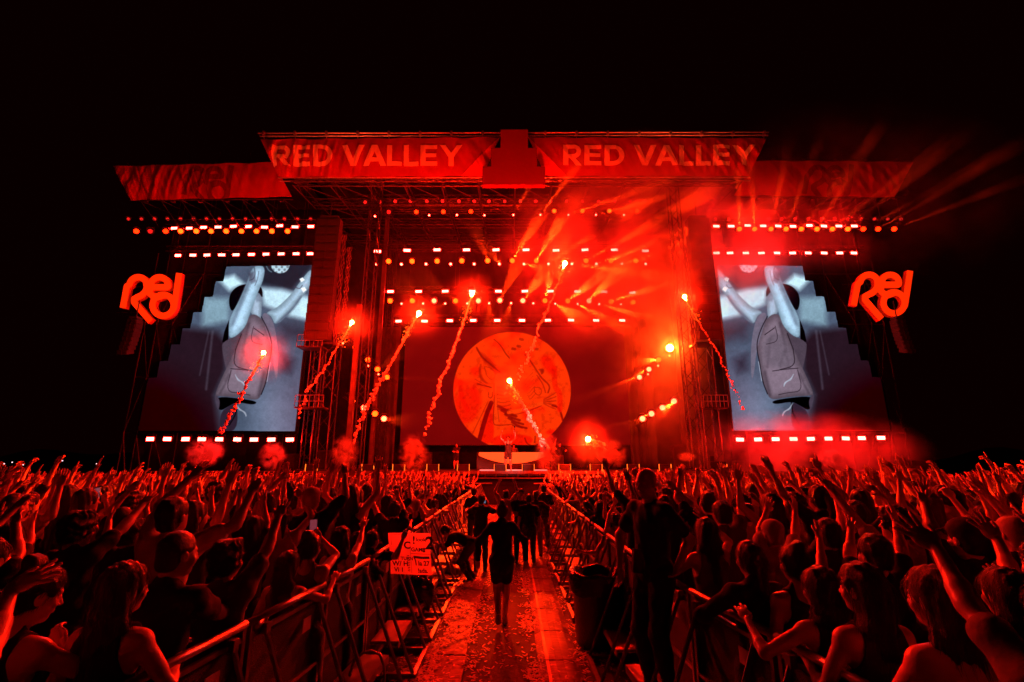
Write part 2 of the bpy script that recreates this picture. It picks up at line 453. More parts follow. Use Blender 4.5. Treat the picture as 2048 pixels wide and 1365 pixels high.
# DJ riser with curved pale panel, its white step strip
YD = 33.5
dj = empty('dj_riser', (P(1022, 940, YD).x, YD, ZD)); tag(dj, 'stage riser with a curved pale orange front below the glowing disc', 'riser')
l, r_, t_, bt = P(958, 906, YD), P(1094, 906, YD), P(1024, 905, YD).z, ZD
def riser_pts():
    n = 24; top = [(l.x + (r_.x - l.x) * i / n, t_) for i in range(n + 1)]
    bot = [(l.x + (r_.x - l.x) * i / n, t_ - .22 - .52 * (1 - (2 * i / n - 1) ** 2)) for i in range(n + 1)]
    return top, bot
top, bot = riser_pts(); n = len(top)
v = [(x, YD - .03, z) for x, z in top] + [(x, YD - .03, z) for x, z in bot]
M['riser_glow'] = mat('pale_orange_led_panel', (.5, .1, .05), .5, emis=(1.0, .12, .02), es=.9)
wobj(MB().add(v, [(i, n + i, n + i + 1, i + 1) for i in range(n - 1)]), 'curved_light_panel', 'riser_glow', dj)
wobj(MB().box(((l.x + r_.x) / 2, YD + .5, (t_ + ZD) / 2), (r_.x - l.x + .3, 1.0, t_ - ZD)), 'riser_body', 'drape_red', dj)
M['white_step'] = mat('white_step_edge', (.85, .8, .8), .5, emis=(1, .30, .28), es=.7)
for q0, q1 in ((960, 990), (1012, 1044), (1068, 1094)):
    a, c = P(q0, 942, 28.6), P(q1, 942, 28.6)
    o = MB().box((0, 0, 0), (c.x - a.x, .3, .10)).obj('light_step', 'white_step'); o.location = ((a.x + c.x) / 2, 28.6, ZD + .05)
    tag(o, 'low white lit step on the stage floor ' + {960: 'left of', 1012: 'under', 1068: 'right of'}[q0] + ' the performer', 'step')

# ---- stepped side video screens
Lout = [(452.6, 533.6), (447, 563), (431.5, 563.4), (425.6, 594), (409.5, 594.6), (403.6, 625), (387, 625.3), (380.8, 657), (365.5, 657.3),
        (359.7, 689.5), (343, 689.8), (336.2, 722), (320, 723), (313.7, 755.6), (296.7, 756.3), (276.8, 862)]
def img(px, py):
    X, Y = (px - 420) * 3.9, (py - 520) * 3.9
    n1 = vnoise(X / 190, Y / 190, 21, 3); n2 = vnoise(X / 30, Y / 30, 22, 3); n3 = vnoise(X / 9, Y / 9, 23, 2)
    c = np.tile(np.array((84, 92, 108), np.float32), (len(X), 1))
    c = mixc(c, (126, 132, 152), np.clip((Y - 850) / 300, 0, 1) * np.clip((X - 250) / 250, 0, 1))
    c = mixc(c, (98, 84, 100), np.clip((Y - 650) / 400, 0, 1) * np.clip((X - 380) / 300, 0, 1) * .7)
    c = mixc(c, (44, 48, 58), inpoly(X, Y, [(380, 0), (800, 0), (800, 60), (640, 240), (400, 190)], 26))
    c = mixc(c, (186, 212, 220), inpoly(X, Y, [(60, 150), (190, 120), (270, 190), (150, 240)], 22))
    c = mixc(c, (184, 208, 218), inpoly(X, Y, [(400, 220), (560, 230), (800, 300), (800, 480), (620, 440), (420, 350)], 24))
    c = mixc(c, (128, 150, 162), inpoly(X, Y, [(-60, 290), (150, 300), (150, 480), (-60, 520)], 30))
    c = mixc(c, (62, 56, 68), inpoly(X, Y, [(540, 480), (800, 520), (800, 640), (560, 620)], 60) * .8)
    c = mixc(c, (54, 38, 46), inpoly(X, Y, [(-500, 480), (60, 560), (130, 640), (130, 860), (40, 1060), (80, 1400), (-700, 1400)], 40) * .95)
    c = mixc(c, (52, 12, 16), np.clip((-X - 40 + (Y - 900) * .55) / 420, 0, 1) * np.clip((Y - 700) / 450, 0, 1))
    c = mixc(c, (60, 50, 62), inpoly(X, Y, [(560, 740), (660, 780), (630, 880), (560, 860)], 40) * .8)
    skin, sk2 = (150, 172, 188), (96, 104, 120)
    def fill(p, col, a=1, soft=3, rnd_=0):
        nonlocal c
        pp = chaikin(p, 2) if len(p) > 4 else p
        cc_ = np.array(col, np.float32)[None] * np.ones((len(X), 1), np.float32)
        if rnd_: cc_ = cc_ * (.52 + .62 * inpoly(X, Y, pp, rnd_)[:, None])
        m_ = (inpoly(X, Y, pp, soft) * a)[:, None]; c = c * (1 - m_) + cc_ * m_
    def ln(p, w, col=(26, 18, 24), a=1): nonlocal c; c = mixc(c, col, stroke(X, Y, chaikin(p, 2, False), w, 2.5) * a)
    fill([(148, 470), (142, 650), (96, 642), (112, 560)], (24, 14, 20))
    fill([(95, 640), (250, 575), (310, 415), (330, 520), (200, 700), (130, 870), (112, 800), (94, 700)], (86, 74, 84))
    fill([(310, 400), (335, 270), (398, 255), (410, 320), (396, 470), (398, 490), (330, 430)], (140, 152, 166), 1, 3, 30)
    fill([(350, 270), (396, 262), (404, 320), (360, 330)], (104, 110, 124), .6, 8)
    fill([(145, 345), (156, 262), (215, 203), (300, 186), (400, 205), (412, 262), (408, 300), (380, 250), (350, 260), (320, 340), (230, 320), (172, 415)], (24, 19, 26), 1, 3, 20)
    fill([(310, 415), (400, 445), (482, 600), (482, 700), (466, 790), (442, 950), (405, 1040), (372, 1100), (240, 1072), (60, 1064), (34, 1052), (120, 860), (200, 700), (262, 540)], (112, 97, 107), 1, 3, 60)
    for (a_, b_) in (((300, 500), (230, 840)), ((380, 620), (400, 840)), ((150, 900), (80, 1040)), ((420, 880), (380, 1060)), ((260, 700), (300, 830))): c = mixc(c, (58, 48, 56), stroke(X, Y, [a_, b_], 14, 12) * .45)
    for (a_, b_) in (((330, 500), (262, 830)), ((430, 640), (432, 820)), ((110, 960), (60, 1040))): c = mixc(c, (128, 116, 126), stroke(X, Y, [a_, b_], 10, 10) * .4)
    fill([(200, 700), (330, 560), (420, 600), (440, 800), (300, 860), (170, 840)], (106, 94, 104), .7, 20)
    fill([(400, 430), (440, 408), (490, 470), (520, 600), (532, 760), (525, 950), (505, 900), (484, 700), (440, 560)], (112, 104, 118))
    fill([(335, 45), (430, 45), (420, 150), (372, 260), (312, 420), (272, 540), (150, 632), (145, 520), (160, 440), (222, 330), (290, 170)], skin, 1, 4, 46)
    fill([(335, 45), (290, 170), (222, 330), (150, 520), (190, 520), (260, 330), (322, 180)], sk2, .55, 12)
    fill([(300, 110), (345, 90), (360, 170), (320, 190)], (72, 66, 80), .55, 9); ln([(345, 60), (355, 110), (340, 150), (310, 160)], 8, (66, 62, 76), .6); ln([(380, 90), (372, 150), (350, 200)], 7, (70, 66, 80), .5)
    fill([(430, 412), (520, 380), (640, 262), (702, 170), (800, 50), (800, 190), (700, 312), (620, 420), (508, 520), (480, 440)], (146, 164, 178), 1, 4, 46)
    fill([(520, 480), (640, 380), (720, 260), (700, 330), (620, 425), (508, 522)], (84, 90, 106), .7, 10)
    ln([(660, 210), (700, 230), (720, 200)], 9, (72, 66, 80), .6)
    fill([(698, 150), (722, 138), (740, 158), (712, 176)], (226, 232, 238)); fill([(708, 222), (738, 212), (754, 236), (728, 256)], (226, 232, 238))
    ln([(400, 445), (450, 540), (482, 640), (480, 720), (462, 800), (440, 950), (400, 1050)], 7, a=.8); ln([(470, 800), (445, 950)], 4, (190, 190, 205), .8)
    ln([(345, 535), (420, 588)], 6, a=.8); ln([(340, 520), (312, 640), (408, 662)], 4, a=.7); ln([(300, 860), (180, 830), (200, 700)], 6, a=.7); ln([(162, 850), (270, 858), (360, 872)], 6, a=.7)
    ln([(165, 862), (124, 1028), (240, 1040), (312, 1056)], 5, a=.65); ln([(245, 580), (200, 700)], 7, a=.6)
    fill([(60, 1066), (240, 1082), (372, 1106), (340, 1134), (212, 1108), (150, 1140), (74, 1185), (50, 1112)], (24, 15, 20))
    fill([(34, 1052), (60, 1064), (80, 1110), (66, 1180), (46, 1130)], (82, 72, 84))
    fill([(80, 1190), (150, 1140), (214, 1108), (214, 1340), (74, 1340)], (62, 50, 62)); ln([(214, 1110), (205, 1200), (150, 1290)], 8)
    for ox, oy in ((235, 950), (245, 1180)):
        for a_ in (-24, 0, 24): ln([(ox - 30 + a_ * .3, oy - 38 + a_ * .6), (ox - 8 + a_ * .4, oy - 6), (ox + 22 + a_ * .5, oy + 6 + a_ * .3), (ox + 36, oy + 36 + a_ * .2)], 6, (158, 160, 172), .85)
    dd = np.hypot((X - 548) / 75, (Y - 38) / 70); cell = (np.sin(X / 7) * np.sin(Y / 7) > -.2)
    c = mixc(c, (176, 196, 204), np.clip((1 - dd) * 14, 0, 1) * np.where(cell, .95, .55))
    ln([(440, 50), (455, 80), (480, 95)], 8, (130, 150, 160), .6)
    c = mixc(c, (120, 116, 130), stroke(X, Y, [(20, 560), (-30, 1010)], 16, 8) * .35); c = mixc(c, (120, 116, 130), stroke(X, Y, [(-10, 560), (-80, 900)], 10, 6) * .3)
    c = 104 + (c - 104) * 1.32
    c = c * (0.93 + .14 * n2 + .10 * (n3 - .5) + .15 * (n1 - .5))[:, None] * np.array((.97, 1.0, 1.02), np.float32)
    return srgb(np.clip(c, 0, 255))
def mir(p): return [(2057.5 - x, y - 1) for x, y in p][::-1]
Lpoly = Lout + [(589.5, 862.5), (624, 530.6)]
Rpoly = mir(Lpoly)
YS = 30.0
for side, poly in (('left', Lpoly), ('right', Rpoly)):
    wp = np.array([P(x, y, YS)[:] for x, y in poly])
    # snap the stair outline to true verticals and horizontals of the panel plane
    W2 = wp.copy()
    kp = lambda px, py, poly=poly: inpoly(px, py, poly, .01) > .5
    f = (lambda px, py: img(px, py)) if side == 'left' else (lambda px, py: img(2057.5 - px, py + 1))
    x0, x1 = min(p[0] for p in poly) - 12, max(p[0] for p in poly) + 12
    A0 = P(x0, 866, YS); B0 = P(x1, 527, YS)
    def fn(u, v, A0=A0, B0=B0, x0=x0, x1=x1): 
        xa, xb = P(x0, 866, YS).x, P(x1, 866, YS).x
        xa2, xb2 = P(x0, 527, YS).x, P(x1, 527, YS).x
        lo, hi = min(xa, xa2), max(xb, xb2)
        return np.stack([lo + (hi - lo) * u, np.full(u.shape, YS), A0.z + (B0.z - A0.z) * v], -1)
    nx, ny = 520, 460
    u, v = np.meshgrid(np.linspace(0, 1, nx), np.linspace(0, 1, ny), indexing='ij')
    px, py = proj(fn(u.ravel(), v.ravel())); cols = f(px, py)
    me = grid_sheet(nx, ny, fn, 'picture', cols, lambda uc, vc: kp(*proj(fn(uc, vc))))
    s = empty('video_screen', (wp[:, 0].mean(), YS, wp[:, 2].min()))
    tag(s, 'tall stair-edged video screen on the %s of the stage showing a man in a vest' % side, 'video screen')
    wlink('picture', me, 'led', s)
    b = MB(); n = len(wp)
    v = [(x, YS + .02, z) for x, _, z in wp] + [(x, YS + .22, z) for x, _, z in wp]
    b.add(v, [(i, (i + 1) % n, n + (i + 1) % n, n + i) for i in range(n)] + [tuple(range(n))])
    wobj(b, 'panel_body', 'black_plastic', s)

# ---- round letter signs (thick strokes)
def logo_mask_polys():
    # zoom coordinates, 10.5 px per photo px, origin (225,530)
    def arc(cx, cy, rx, ry, a0, a1, n=18, rot=0):
        o = []
        for i in range(n + 1):
            t = R(a0 + (a1 - a0) * i / n); x, y = rx * math.cos(t), ry * math.sin(t)
            c_, s_ = math.cos(rot), math.sin(rot); o.append((cx + x * c_ - y * s_, cy + x * s_ + y * c_))
        return o
    w = 66
    st1 = [(215, 905), (295, 460)] + arc(530, 440, 235 - w, 235 - w + 2, 180, 395, 22, R(2)) 
    st1 = [(215, 908), (300, 455)] + arc(540, 440, 185, 180, 190, 330, 16) + [(722, 470), (690, 560), (610, 640), (520, 680), (455, 720), (455, 790), (800, 1190)]
    st2 = [(845, 472), (1140, 472)] + arc(985, 430, 180, 168, 10, -190, 22) + [(800, 500), (770, 590), (850, 660), (960, 680), (1080, 640)]
    st3 = arc(1062, 850, 222, 222, 0, 360, 40)
    st4 = [(1400, 175), (1345, 560), (1290, 900), (1230, 1000)]
    return [st1, st2, st3, st4], w
def logo_mask(X, Y):
    sts, w = logo_mask_polys(); m = np.zeros(X.shape)
    for s in sts:
        d2 = np.full(X.shape, 1e9)
        for k, ((x1, y1), (x2, y2)) in enumerate(zip(s[:-1], s[1:])):
            dx, dy = x2 - x1, y2 - y1; t = ((X - x1) * dx + (Y - y1) * dy) / (dx * dx + dy * dy + 1e-9)
            end = (k == 0) or (k == len(s) - 2)
            tc = np.clip(t, 0, 1); dd = (X - x1 - tc * dx) ** 2 + (Y - y1 - tc * dy) ** 2
            if end and s[0] != s[-1] and np.hypot(s[0][0] - s[-1][0], s[0][1] - s[-1][1]) > 5:
                dd = np.where((t < 0) if k == 0 else (t > 1), 1e9, dd)
            d2 = np.minimum(d2, dd)
        m = np.maximum(m, d2 < w * w)
    return m > 0
M['sign_face'] = mat('red_sign_face', (.7, .05, .03), .5, emis=(1.0, .030, .001), es=.95, noise=.1)
M['sign_side'] = mat('red_sign_side', (.5, .03, .02), .5, emis=(.22, .003, .0), es=1.0)
def logo_sign(ox, oy, side):
    Y = 29.0; k = 10.5
    nx = 300
    xs = np.linspace(120, 1500, nx); ys = np.linspace(150, 1260, 250)
    m = logo_mask(*np.meshgrid((xs[1:] + xs[:-1]) / 2, (ys[1:] + ys[:-1]) / 2, indexing='ij'))
    A = P(ox + 120 / k, oy + 1260 / k, Y); B = P(ox + 1500 / k, oy + 150 / k, Y)
    # the sign stands upright; its strokes lean with the drawing, corrected for the view
    def w(x, y):
        p = P(ox + x / k, oy + y / k, Y); return p
    gx, gy = np.meshgrid(xs, ys, indexing='ij'); pp = [w(a, c) for a, c in zip(gx.ravel(), gy.ravel())]
    front = np.array([q[:] for q in pp]); N = len(front)
    idx = np.arange(N).reshape(gx.shape)
    q = np.stack([idx[:-1, :-1], idx[:-1, 1:], idx[1:, 1:], idx[1:, :-1]], -1)
    ff = q[m]
    back = front + np.array((0, .28, 0))
    sf = []
    mp = np.pad(m, 1)
    for (dx, dy, e) in ((-1, 0, (0, 1)), (1, 0, (2, 3)), (0, -1, (3, 0)), (0, 1, (1, 2))):
        edge = m & ~mp[1 + dx:1 + dx + m.shape[0], 1 + dy:1 + dy + m.shape[1]]
        qq = q[edge]; sf.append(np.stack([qq[:, e[0]], qq[:, e[1]], qq[:, e[1]] + N, qq[:, e[0]] + N], -1))
    s = empty('letter_sign', (front[:, 0].mean(), Y, front[:, 2].min()))
    def comp(v, f):
        used, inv = np.unique(f, return_inverse=True); return v[used], inv.reshape(f.shape)
    wlink('sign_face', npmesh('sign_face', *comp(front, ff), smooth=False), 'sign_face', s)
    allv = np.concatenate([front, back]); wlink('sign_side', npmesh('sign_side', *comp(allv, np.concatenate(sf + [ff + N])), smooth=False), 'sign_side', s)
    b = MB(); x0, x1 = front[:, 0].min(), front[:, 0].max(); z0, z1 = front[:, 2].min(), front[:, 2].max()
    for z in (z0 + .9, z1 - .9): b.tube((x0 + .2, Y + .32, z), (x1 - .2, Y + .32, z), .03, 5)
    wobj(b, 'mounting_bar', 'truss_dark', s)
    tag(s, 'big red rounded letter sign %s of the %s video screen' % (side, side), 'sign')
logo_sign(225, 530, 'left'); logo_sign(1687, 525, 'right')
# ================================================================ ROOF, BANNERS, TRUSSES
def letter_mask(u, v, text, hgt):
    """u,v arrays in letter units: cap height = 1, v from 0 (base) to 1; returns bool"""
    m = np.zeros(u.shape, bool); x0 = 0.0; w = .235
    def box(a, b, c, d): return (u > x0 + a) & (u < x0 + b) & (v > c) & (v < d)
    def bar(x1, y1, x2, y2, hw=w / 2):
        # slanted bar with horizontal cut ends, half width measured horizontally
        t = (v - y1) / (y2 - y1); xc = x0 + x1 + (x2 - x1) * t
        return (v >= min(y1, y2)) & (v <= max(y1, y2)) & (abs(u - xc) < hw * 1.12)
    for ch in text:
        if ch == 'R':
            r = ((u - x0 - .50) ** 2 / .33 ** 2 + (v - .67) ** 2 / .33 ** 2 < 1) & (u > x0 + .5) & ~(((u - x0 - .50) ** 2 / .11 ** 2 + (v - .67) ** 2 / .13 ** 2 < 1))
            m |= box(0, w, 0, 1) | box(.2, .5, .8, 1) | box(.2, .5, .34, .54) | r | bar(.42, .36, .72, 0); x0 += .98
        elif ch == 'E': m |= box(0, w, 0, 1) | box(0, .78, .8, 1) | box(0, .74, .40, .59) | box(0, .78, 0, .2); x0 += .93
        elif ch == 'D':
            r = ((u - x0 - .42) ** 2 / .5 ** 2 + (v - .5) ** 2 / .5 ** 2 < 1) & (u > x0 + .42) & ~(((u - x0 - .42) ** 2 / .26 ** 2 + (v - .5) ** 2 / .3 ** 2 < 1))
            m |= box(0, w, 0, 1) | box(0, .42, .8, 1) | box(0, .42, 0, .2) | r; x0 += 1.05
        elif ch == 'V': m |= bar(.12, 1, .52, 0) | bar(.92, 1, .52, 0); x0 += 1.0
        elif ch == 'A': m |= bar(.12, 0, .52, 1) | bar(.92, 0, .52, 1) | box(.3, .74, .2, .38); x0 += 1.10
        elif ch == 'L': m |= box(0, w, 0, 1) | box(0, .68, 0, .2); x0 += .78
        elif ch == 'Y': m |= bar(.1, 1, .5, .42) | bar(.9, 1, .5, .42) | box(.38, .62, 0, .48); x0 += 1.0
        elif ch == ' ': x0 += .30
    return m, x0
BT = {}
def banner(quad, Y, name, label, m, prints, wr, nu=900, nv=130, seed=0.0):
    """quad: TL,TR,BR,BL in picture; a sagging wrinkled cloth hung between two pipes. prints: list (partname, material, maskfn(px,py))"""
    TL, TR, BR, BL = [np.array(P(*q, Y)[:]) for q in quad]
    def fn(u, v):
        a = TL + (TR - TL) * u[:, None]; c = BL + (BR - BL) * u[:, None]
        p = c + (a - c) * v[:, None]
        s = p[:, 0] * .9 + seed
        side = np.clip(np.abs(u - .5) * 2, 0, 1)
        fold = wob(s * 2.3 + p[:, 2] * .9, p[:, 2] * .35) * .5 + wob(s * 5.1 - p[:, 2] * 1.6, p[:, 2] * .8 + 3) * .35 + wob(s * 11 + p[:, 2] * 3, p[:, 2]) * .15
        env = np.sin(np.pi * np.clip(v, 0, 1)) ** .5 * .85 + .15
        p[:, 1] += -.10 * np.sin(np.pi * v) + 1.9 * wr(u) * fold * env
        p[:, 2] += (v > .98) * .03 * np.sin(p[:, 0] * 2.6) - (v < .02) * .03 * np.sin(p[:, 0] * 2.2)
        return p
    s = empty(name, tuple((BL + BR) / 2)); tag(s, label, 'banner')
    flat = lambda u, v: (TL + (TR - TL) * u[:, None]) * v[:, None] + (BL + (BR - BL) * u[:, None]) * (1 - v[:, None])
    wlink('cloth', grid_sheet(nu // 3, nv // 3, fn, 'cloth'), m, s)
    for nm, mm, maskf, off in prints:
        fo = lambda u, v, off=off: fn(u, v) - np.array((0, off, 0))
        me = grid_sheet(nu, nv, fo, nm, None, lambda uc, vc: maskf(*proj(flat(uc, vc))))
        wlink(nm, me, mm, s)
    return s
YR = 26.8
def txt(x0, x1, y0, y1, text):
    _, W_ = letter_mask(np.zeros(1), np.zeros(1), text, 1)
    def f(px, py):
        v = (y1 - py) / (y1 - y0); u = (px - x0) / (x1 - x0) * W_
        return letter_mask(u, v, text, 1)[0]
    return f
tri = lambda pts: (lambda px, py: inpoly(px, py, pts, .01) > .5)
def both(f, pts): return lambda px, py: f(px, py) & ~(inpoly(px, py, pts, .01) > .5)
wl = lambda u: .03 + .11 * np.clip(1 - u * 2.2, 0, 1) + .05 * np.clip(u - .85, 0, 1)
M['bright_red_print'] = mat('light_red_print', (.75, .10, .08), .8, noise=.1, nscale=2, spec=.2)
banner([(521, 279), (1000, 275), (966, 353), (558, 355)], YR, 'roof_banner', 'wrinkled red roof banner reading RED VALLEY, left of the plaque', 'red_fabric',
       [('lettering', 'pale_print', txt(546, 924, 292, 334, 'RED VALLEY'), .02),
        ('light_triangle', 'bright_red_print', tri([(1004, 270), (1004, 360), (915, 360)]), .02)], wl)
banner([(1056, 275), (1533, 277), (1496, 353), (1090, 353)], YR, 'roof_banner', 'wrinkled red roof banner reading RED VALLEY right of the stepped plaque', 'red_fabric',
       [('lettering', 'pale_print', txt(1126, 1508, 292, 333, 'RED VALLEY'), .02),
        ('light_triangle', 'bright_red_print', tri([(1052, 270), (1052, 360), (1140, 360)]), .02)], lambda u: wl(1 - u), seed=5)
def logo_print(cx, cy, k):
    def f(px, py): return logo_mask((px - cx) * k, (py - cy) * k)
    return f
banner([(227, 333), (548, 325), (584, 394), (263, 401)], 28.3, 'wing_banner', 'plain wrinkled red banner over the left wing with a faint darker letter mark', 'red_fabric_wing',
       [('printed_mark', 'red_print', logo_print(352, 318, 12.5), .02)], lambda u: .03 + .13 * np.clip(1 - u * 1.6, 0, 1), nu=600, nv=110, seed=2)
banner([(1510, 322), (1826, 324), (1789, 395), (1468, 391)], 28.3, 'wing_banner', 'plain wrinkled red banner over the right wing with a faint darker letter mark', 'red_fabric_wing',
       [('printed_mark', 'red_print', logo_print(1590, 316, 12.5), .02)], lambda u: .05 + .05 * u, nu=600, nv=110, seed=9)
# stepped plaque
pl = [(1001, 259), (1056, 259), (1056, 296), (1074, 296), (1074, 333), (1090, 333), (1090, 370), (965, 370), (965, 333), (982, 333), (982, 296), (1001, 296)]
Yp = 26.3; wp = [P(x, y, Yp) for x, y in pl]; n = len(wp); b = MB()
b.add([(p.x, Yp, p.z) for p in wp] + [(p.x, Yp + .4, p.z) for p in wp], [tuple(range(n))[::-1], tuple(range(n, 2 * n))] + [(i, (i + 1) % n, n + (i + 1) % n, n + i) for i in range(n)])
o = wobj(b, 'stepped_plaque', 'plaque', None); tag(o, 'blank matte red stepped plaque at the centre of the roof edge', 'plaque')
bv = o.modifiers.new('bev', 'BEVEL'); bv.width = .02; bv.segments = 1

M['roof_metal'] = mat('roof_truss_metal', (.045, .04, .04), .4, .6, noise=.3)
# roof structure
rf = empty('stage_roof', (0, YR, P(1024, 353, YR).z)); tag(rf, 'dark truss roof over the stage behind the red banners', 'roof')
zr0 = P(1024, 357, YR).z; zr1 = P(1024, 268, YR).z
b = MB()
for y, px0, px1 in ((266, 516, 1538), (272, 520, 1536)):
    b.tube(P(px0, y + 1, YR + .1), P(px1, y - 1, YR + .1), .05, 6)
b.tube(P(556, 356, YR + .05), P(1500, 355, YR + .05), .04, 6); b.tube(P(560, 363, YR + .3), P(1500, 362, YR + .3), .04, 6)
for i in range(17):
    px = 528 + i * 62.5; a = P(px, 268, YR + .1)
    b.box(a, (.12, .25, .28)); b.tube(a, a + Vector((0, .2, -.6)), .03, 5)
wobj(b, 'front_pipe', 'alu', rf)
b = MB(); xs = np.linspace(Xp(580, YR, 355), Xp(1480, YR, 355), 13); YE = 41.5; zE = zr0 + 1.6
for x in xs: b.truss((x, YR + .4, zr0 + .1), (x, YE, zE), .6, .045, flat=True, bay=1.6)
for k in range(5):
    t = k / 4; Y = YR + .4 + (YE - YR - .4) * t; z = zr0 + .1 + (zE - zr0) * t
    b.truss((xs[0], Y, z), (xs[-1], Y, z), .5, .045, bay=1.9)
wobj(b, 'roof_truss', 'roof_metal', rf)
b = MB()
for i in range(len(xs) - 1):
    for k in range(5):
        Y0 = YR + .6 + k * 2.8; z = zr0 + (Y0 - YR) / (YE - YR) * (zE - zr0)
        b.tube((xs[i], Y0, z), (xs[i + 1], Y0 + 2.8, z + .3), .03, 4)
wobj(b, 'cross_brace', 'roof_metal', rf)
b = MB(); b.box(((xs[0] + xs[-1]) / 2, (YR + YE) / 2 + .4, zE + .9), (xs[-1] - xs[0] + .6, YE - YR, .05)); wobj(b, 'roof_sheet', 'black_cloth', rf)
# wing roofs
for side, x0, x1, yt, yb in (('left', 240, 590, 329, 399), ('right', 1462, 1815, 322, 394)):
    w = empty('wing_roof', tuple(P((x0 + x1) / 2, yb, 28.5))); Y = 28.5; b = MB()
    a, c = P(x0 - (12 if side == 'left' else -0), yt + (3 if side == 'left' else 0), Y), P(x1 + (0 if side == 'left' else 12), yt - (3 if side == 'left' else -1), Y)
    b.tube(a, c, .05, 6); a2, c2 = P(x0 + 20, yb + 2, Y), P(x1 - 4, yb, Y); b.tube(a2, c2, .04, 6)
    for i in range(6):
        q = a + (c - a) * (i + .4) / 6; b.box(q + Vector((0, 0, .12)), (.22, .15, .12)); q = a2 + (c2 - a2) * (i + .6) / 6; b.box(q - Vector((0, 0, .12)), (.22, .15, .12))
    for i in range(8):
        t = (i + .5) / 8; q = a2 + (c2 - a2) * t
        b.tube(q, q + Vector((0, 6, 1.2)), .03, 4); b.tube(q, q + Vector((.9, .9, -1.5)), .02, 4)
    wobj(b, 'wing_truss', 'truss_dark', w)
    b = MB(); b.box(((a2.x + c2.x) / 2, Y + 3.2, a2.z + 2.4), (c2.x - a2.x, 6, .05)); wobj(b, 'roof_sheet', 'black_cloth', w)
    tag(w, 'dark roof frame above the %s stage wing, behind the plain red banner' % side, 'roof')

# ---- towers, masts, line arrays
def tower(px, pyt, pyb, Y, w, label, name='truss_tower', m='truss_dark', r=.04, pad=0):
    a = P(px, pyb, Y); x = a.x; zt = P(px, pyt, Y).z
    t = empty(name, (x, Y, ZD)); b = MB(); b.truss((x, Y, ZD), (x, Y, zt), w, r, up=(0, 1, 0), bay=w * 1.1); wobj(b, 'lattice', m, t)
    b = MB(); b.box((x, Y, ZD + .05), (w + .3, w + .3, .1)); b.box((x, Y, zt), (w + .15, w + .15, .12)); wobj(b, 'end_plate', 'black_metal', t)
    tag(t, label, 'tower'); return t
tower(641, 690, 930, 28.4, .9, 'wide lattice tower standing left of the stage opening beside the video screen')
tower(612, 690, 930, 29.0, .55, 'narrow lattice tower at the inner edge of the left video screen')
tower(712, 365, 930, 28.6, .6, 'tall lattice roof tower at the left of the stage opening')
tower(760, 365, 930, 36, .5, 'thin far lattice tower in the back left corner of the stage', m='truss_dark')
tower(1394, 365, 930, 28.6, .6, 'tall lattice roof tower at the right of the stage opening')
tower(1425, 690, 930, 28.4, .9, 'wide lattice tower standing right of the stage opening beside the video screen')
tower(1290, 500, 930, 36, .5, 'thin far lattice tower in the back right corner of the stage')
M['mast'] = mat('painted_mast', (.08, .07, .07), .5, .2, noise=.3, nscale=2, bump=.2)
for px, py0, py1, Y, lab in ((694, 610, 925, 28.0, 'plain square mast glowing red left of the stage opening'), (742, 400, 925, 33, 'slim square mast behind the left lamps'),
                             (1372, 560, 925, 31, 'slim square mast behind the right lamps')):
    a = P(px, py1, Y); o = MB().box((0, 0, 0), (.26, .26, P(px, py0, Y).z - ZD)).obj('square_mast', 'mast'); zt = P(px, py0, Y).z
    o.location = (a.x, Y, (zt + ZD) / 2); tag(o, lab, 'mast')
def platform(x0, x1, y, Y, label):
    a, c = P(x0, y, Y), P(x1, y, Y); t = empty('work_platform', (a.x, Y, a.z)); b = MB()
    b.box(((a.x + c.x) / 2, Y, a.z), (c.x - a.x, 1.0, .08)); wobj(b, 'floor_plate', 'black_metal', t); b = MB()
    for z in (.35, .7): b.tube((a.x, Y - .5, a.z + z), (c.x, Y - .5, a.z + z), .025, 5)
    for i in range(7):
        x = a.x + (c.x - a.x) * i / 6; b.tube((x, Y - .5, a.z), (x, Y - .5, a.z + .7), .02, 5)
    wobj(b, 'railing', 'alu', t); tag(t, label, 'platform')
platform(596, 652, 817, 28.2, 'railed work platform half way up the left lattice tower'); platform(1402, 1450, 817, 28.2, 'railed work platform half way up the right lattice tower')
platform(600, 650, 697, 28.2, 'upper railed platform under the left speaker column')
M['grille'] = mat('speaker_grille', (.009, .009, .009), .65, .0, noise=.3, nscale=30, bump=.6, bscale=200)
def line_array(px0, px1, py0, py1, Y, n, label, curve=.0):
    a = P((px0 + px1) / 2, py0, Y); wdt = P(px1, py1, Y).x - P(px0, py1, Y).x; zt, zb = a.z, P(px0, py1, Y).z
    x = P((px0 + px1) / 2, (py0 + py1) / 2, Y).x
    t = empty('speaker_column', (x, Y, zb)); hh = (zt - zb) / n
    for i in range(n):
        z = zb + hh * (i + .5); f = 1 - (i + .5) / n; tilt = curve * f; y = -.9 * curve * f * f
        rot = Matrix.Rotation(tilt, 3, 'X')
        o = MB().box((0, 0, 0), (wdt, .55, hh * .93)).box((0, -.29, 0), (wdt * .9, .04, hh * .6)).box((0, -.315, 0), (.025, .03, hh * .93)).obj('speaker_cabinet', 'grille', t)
        o.matrix_local = Matrix.Translation((0, y, z - zb)) @ rot.to_4x4()
    o = MB().box((0, 0, zt - zb + .1), (wdt * .8, .5, .12)).tube((0, 0, zt - zb + .1), (0, 0, zt - zb + 1.2), .03).obj('flying_frame', 'black_metal', t)
    tag(t, label, 'loudspeakers')
line_array(624, 673, 440, 682, 27.2, 14, 'big hanging speaker column right of the left video screen', .15)
line_array(1383, 1428, 440, 682, 27.2, 14, 'big hanging speaker column left of the right video screen', .15)
line_array(255, 274, 640, 711, 28.2, 8, 'small curved hanging speaker column below the left red letter sign', .35)
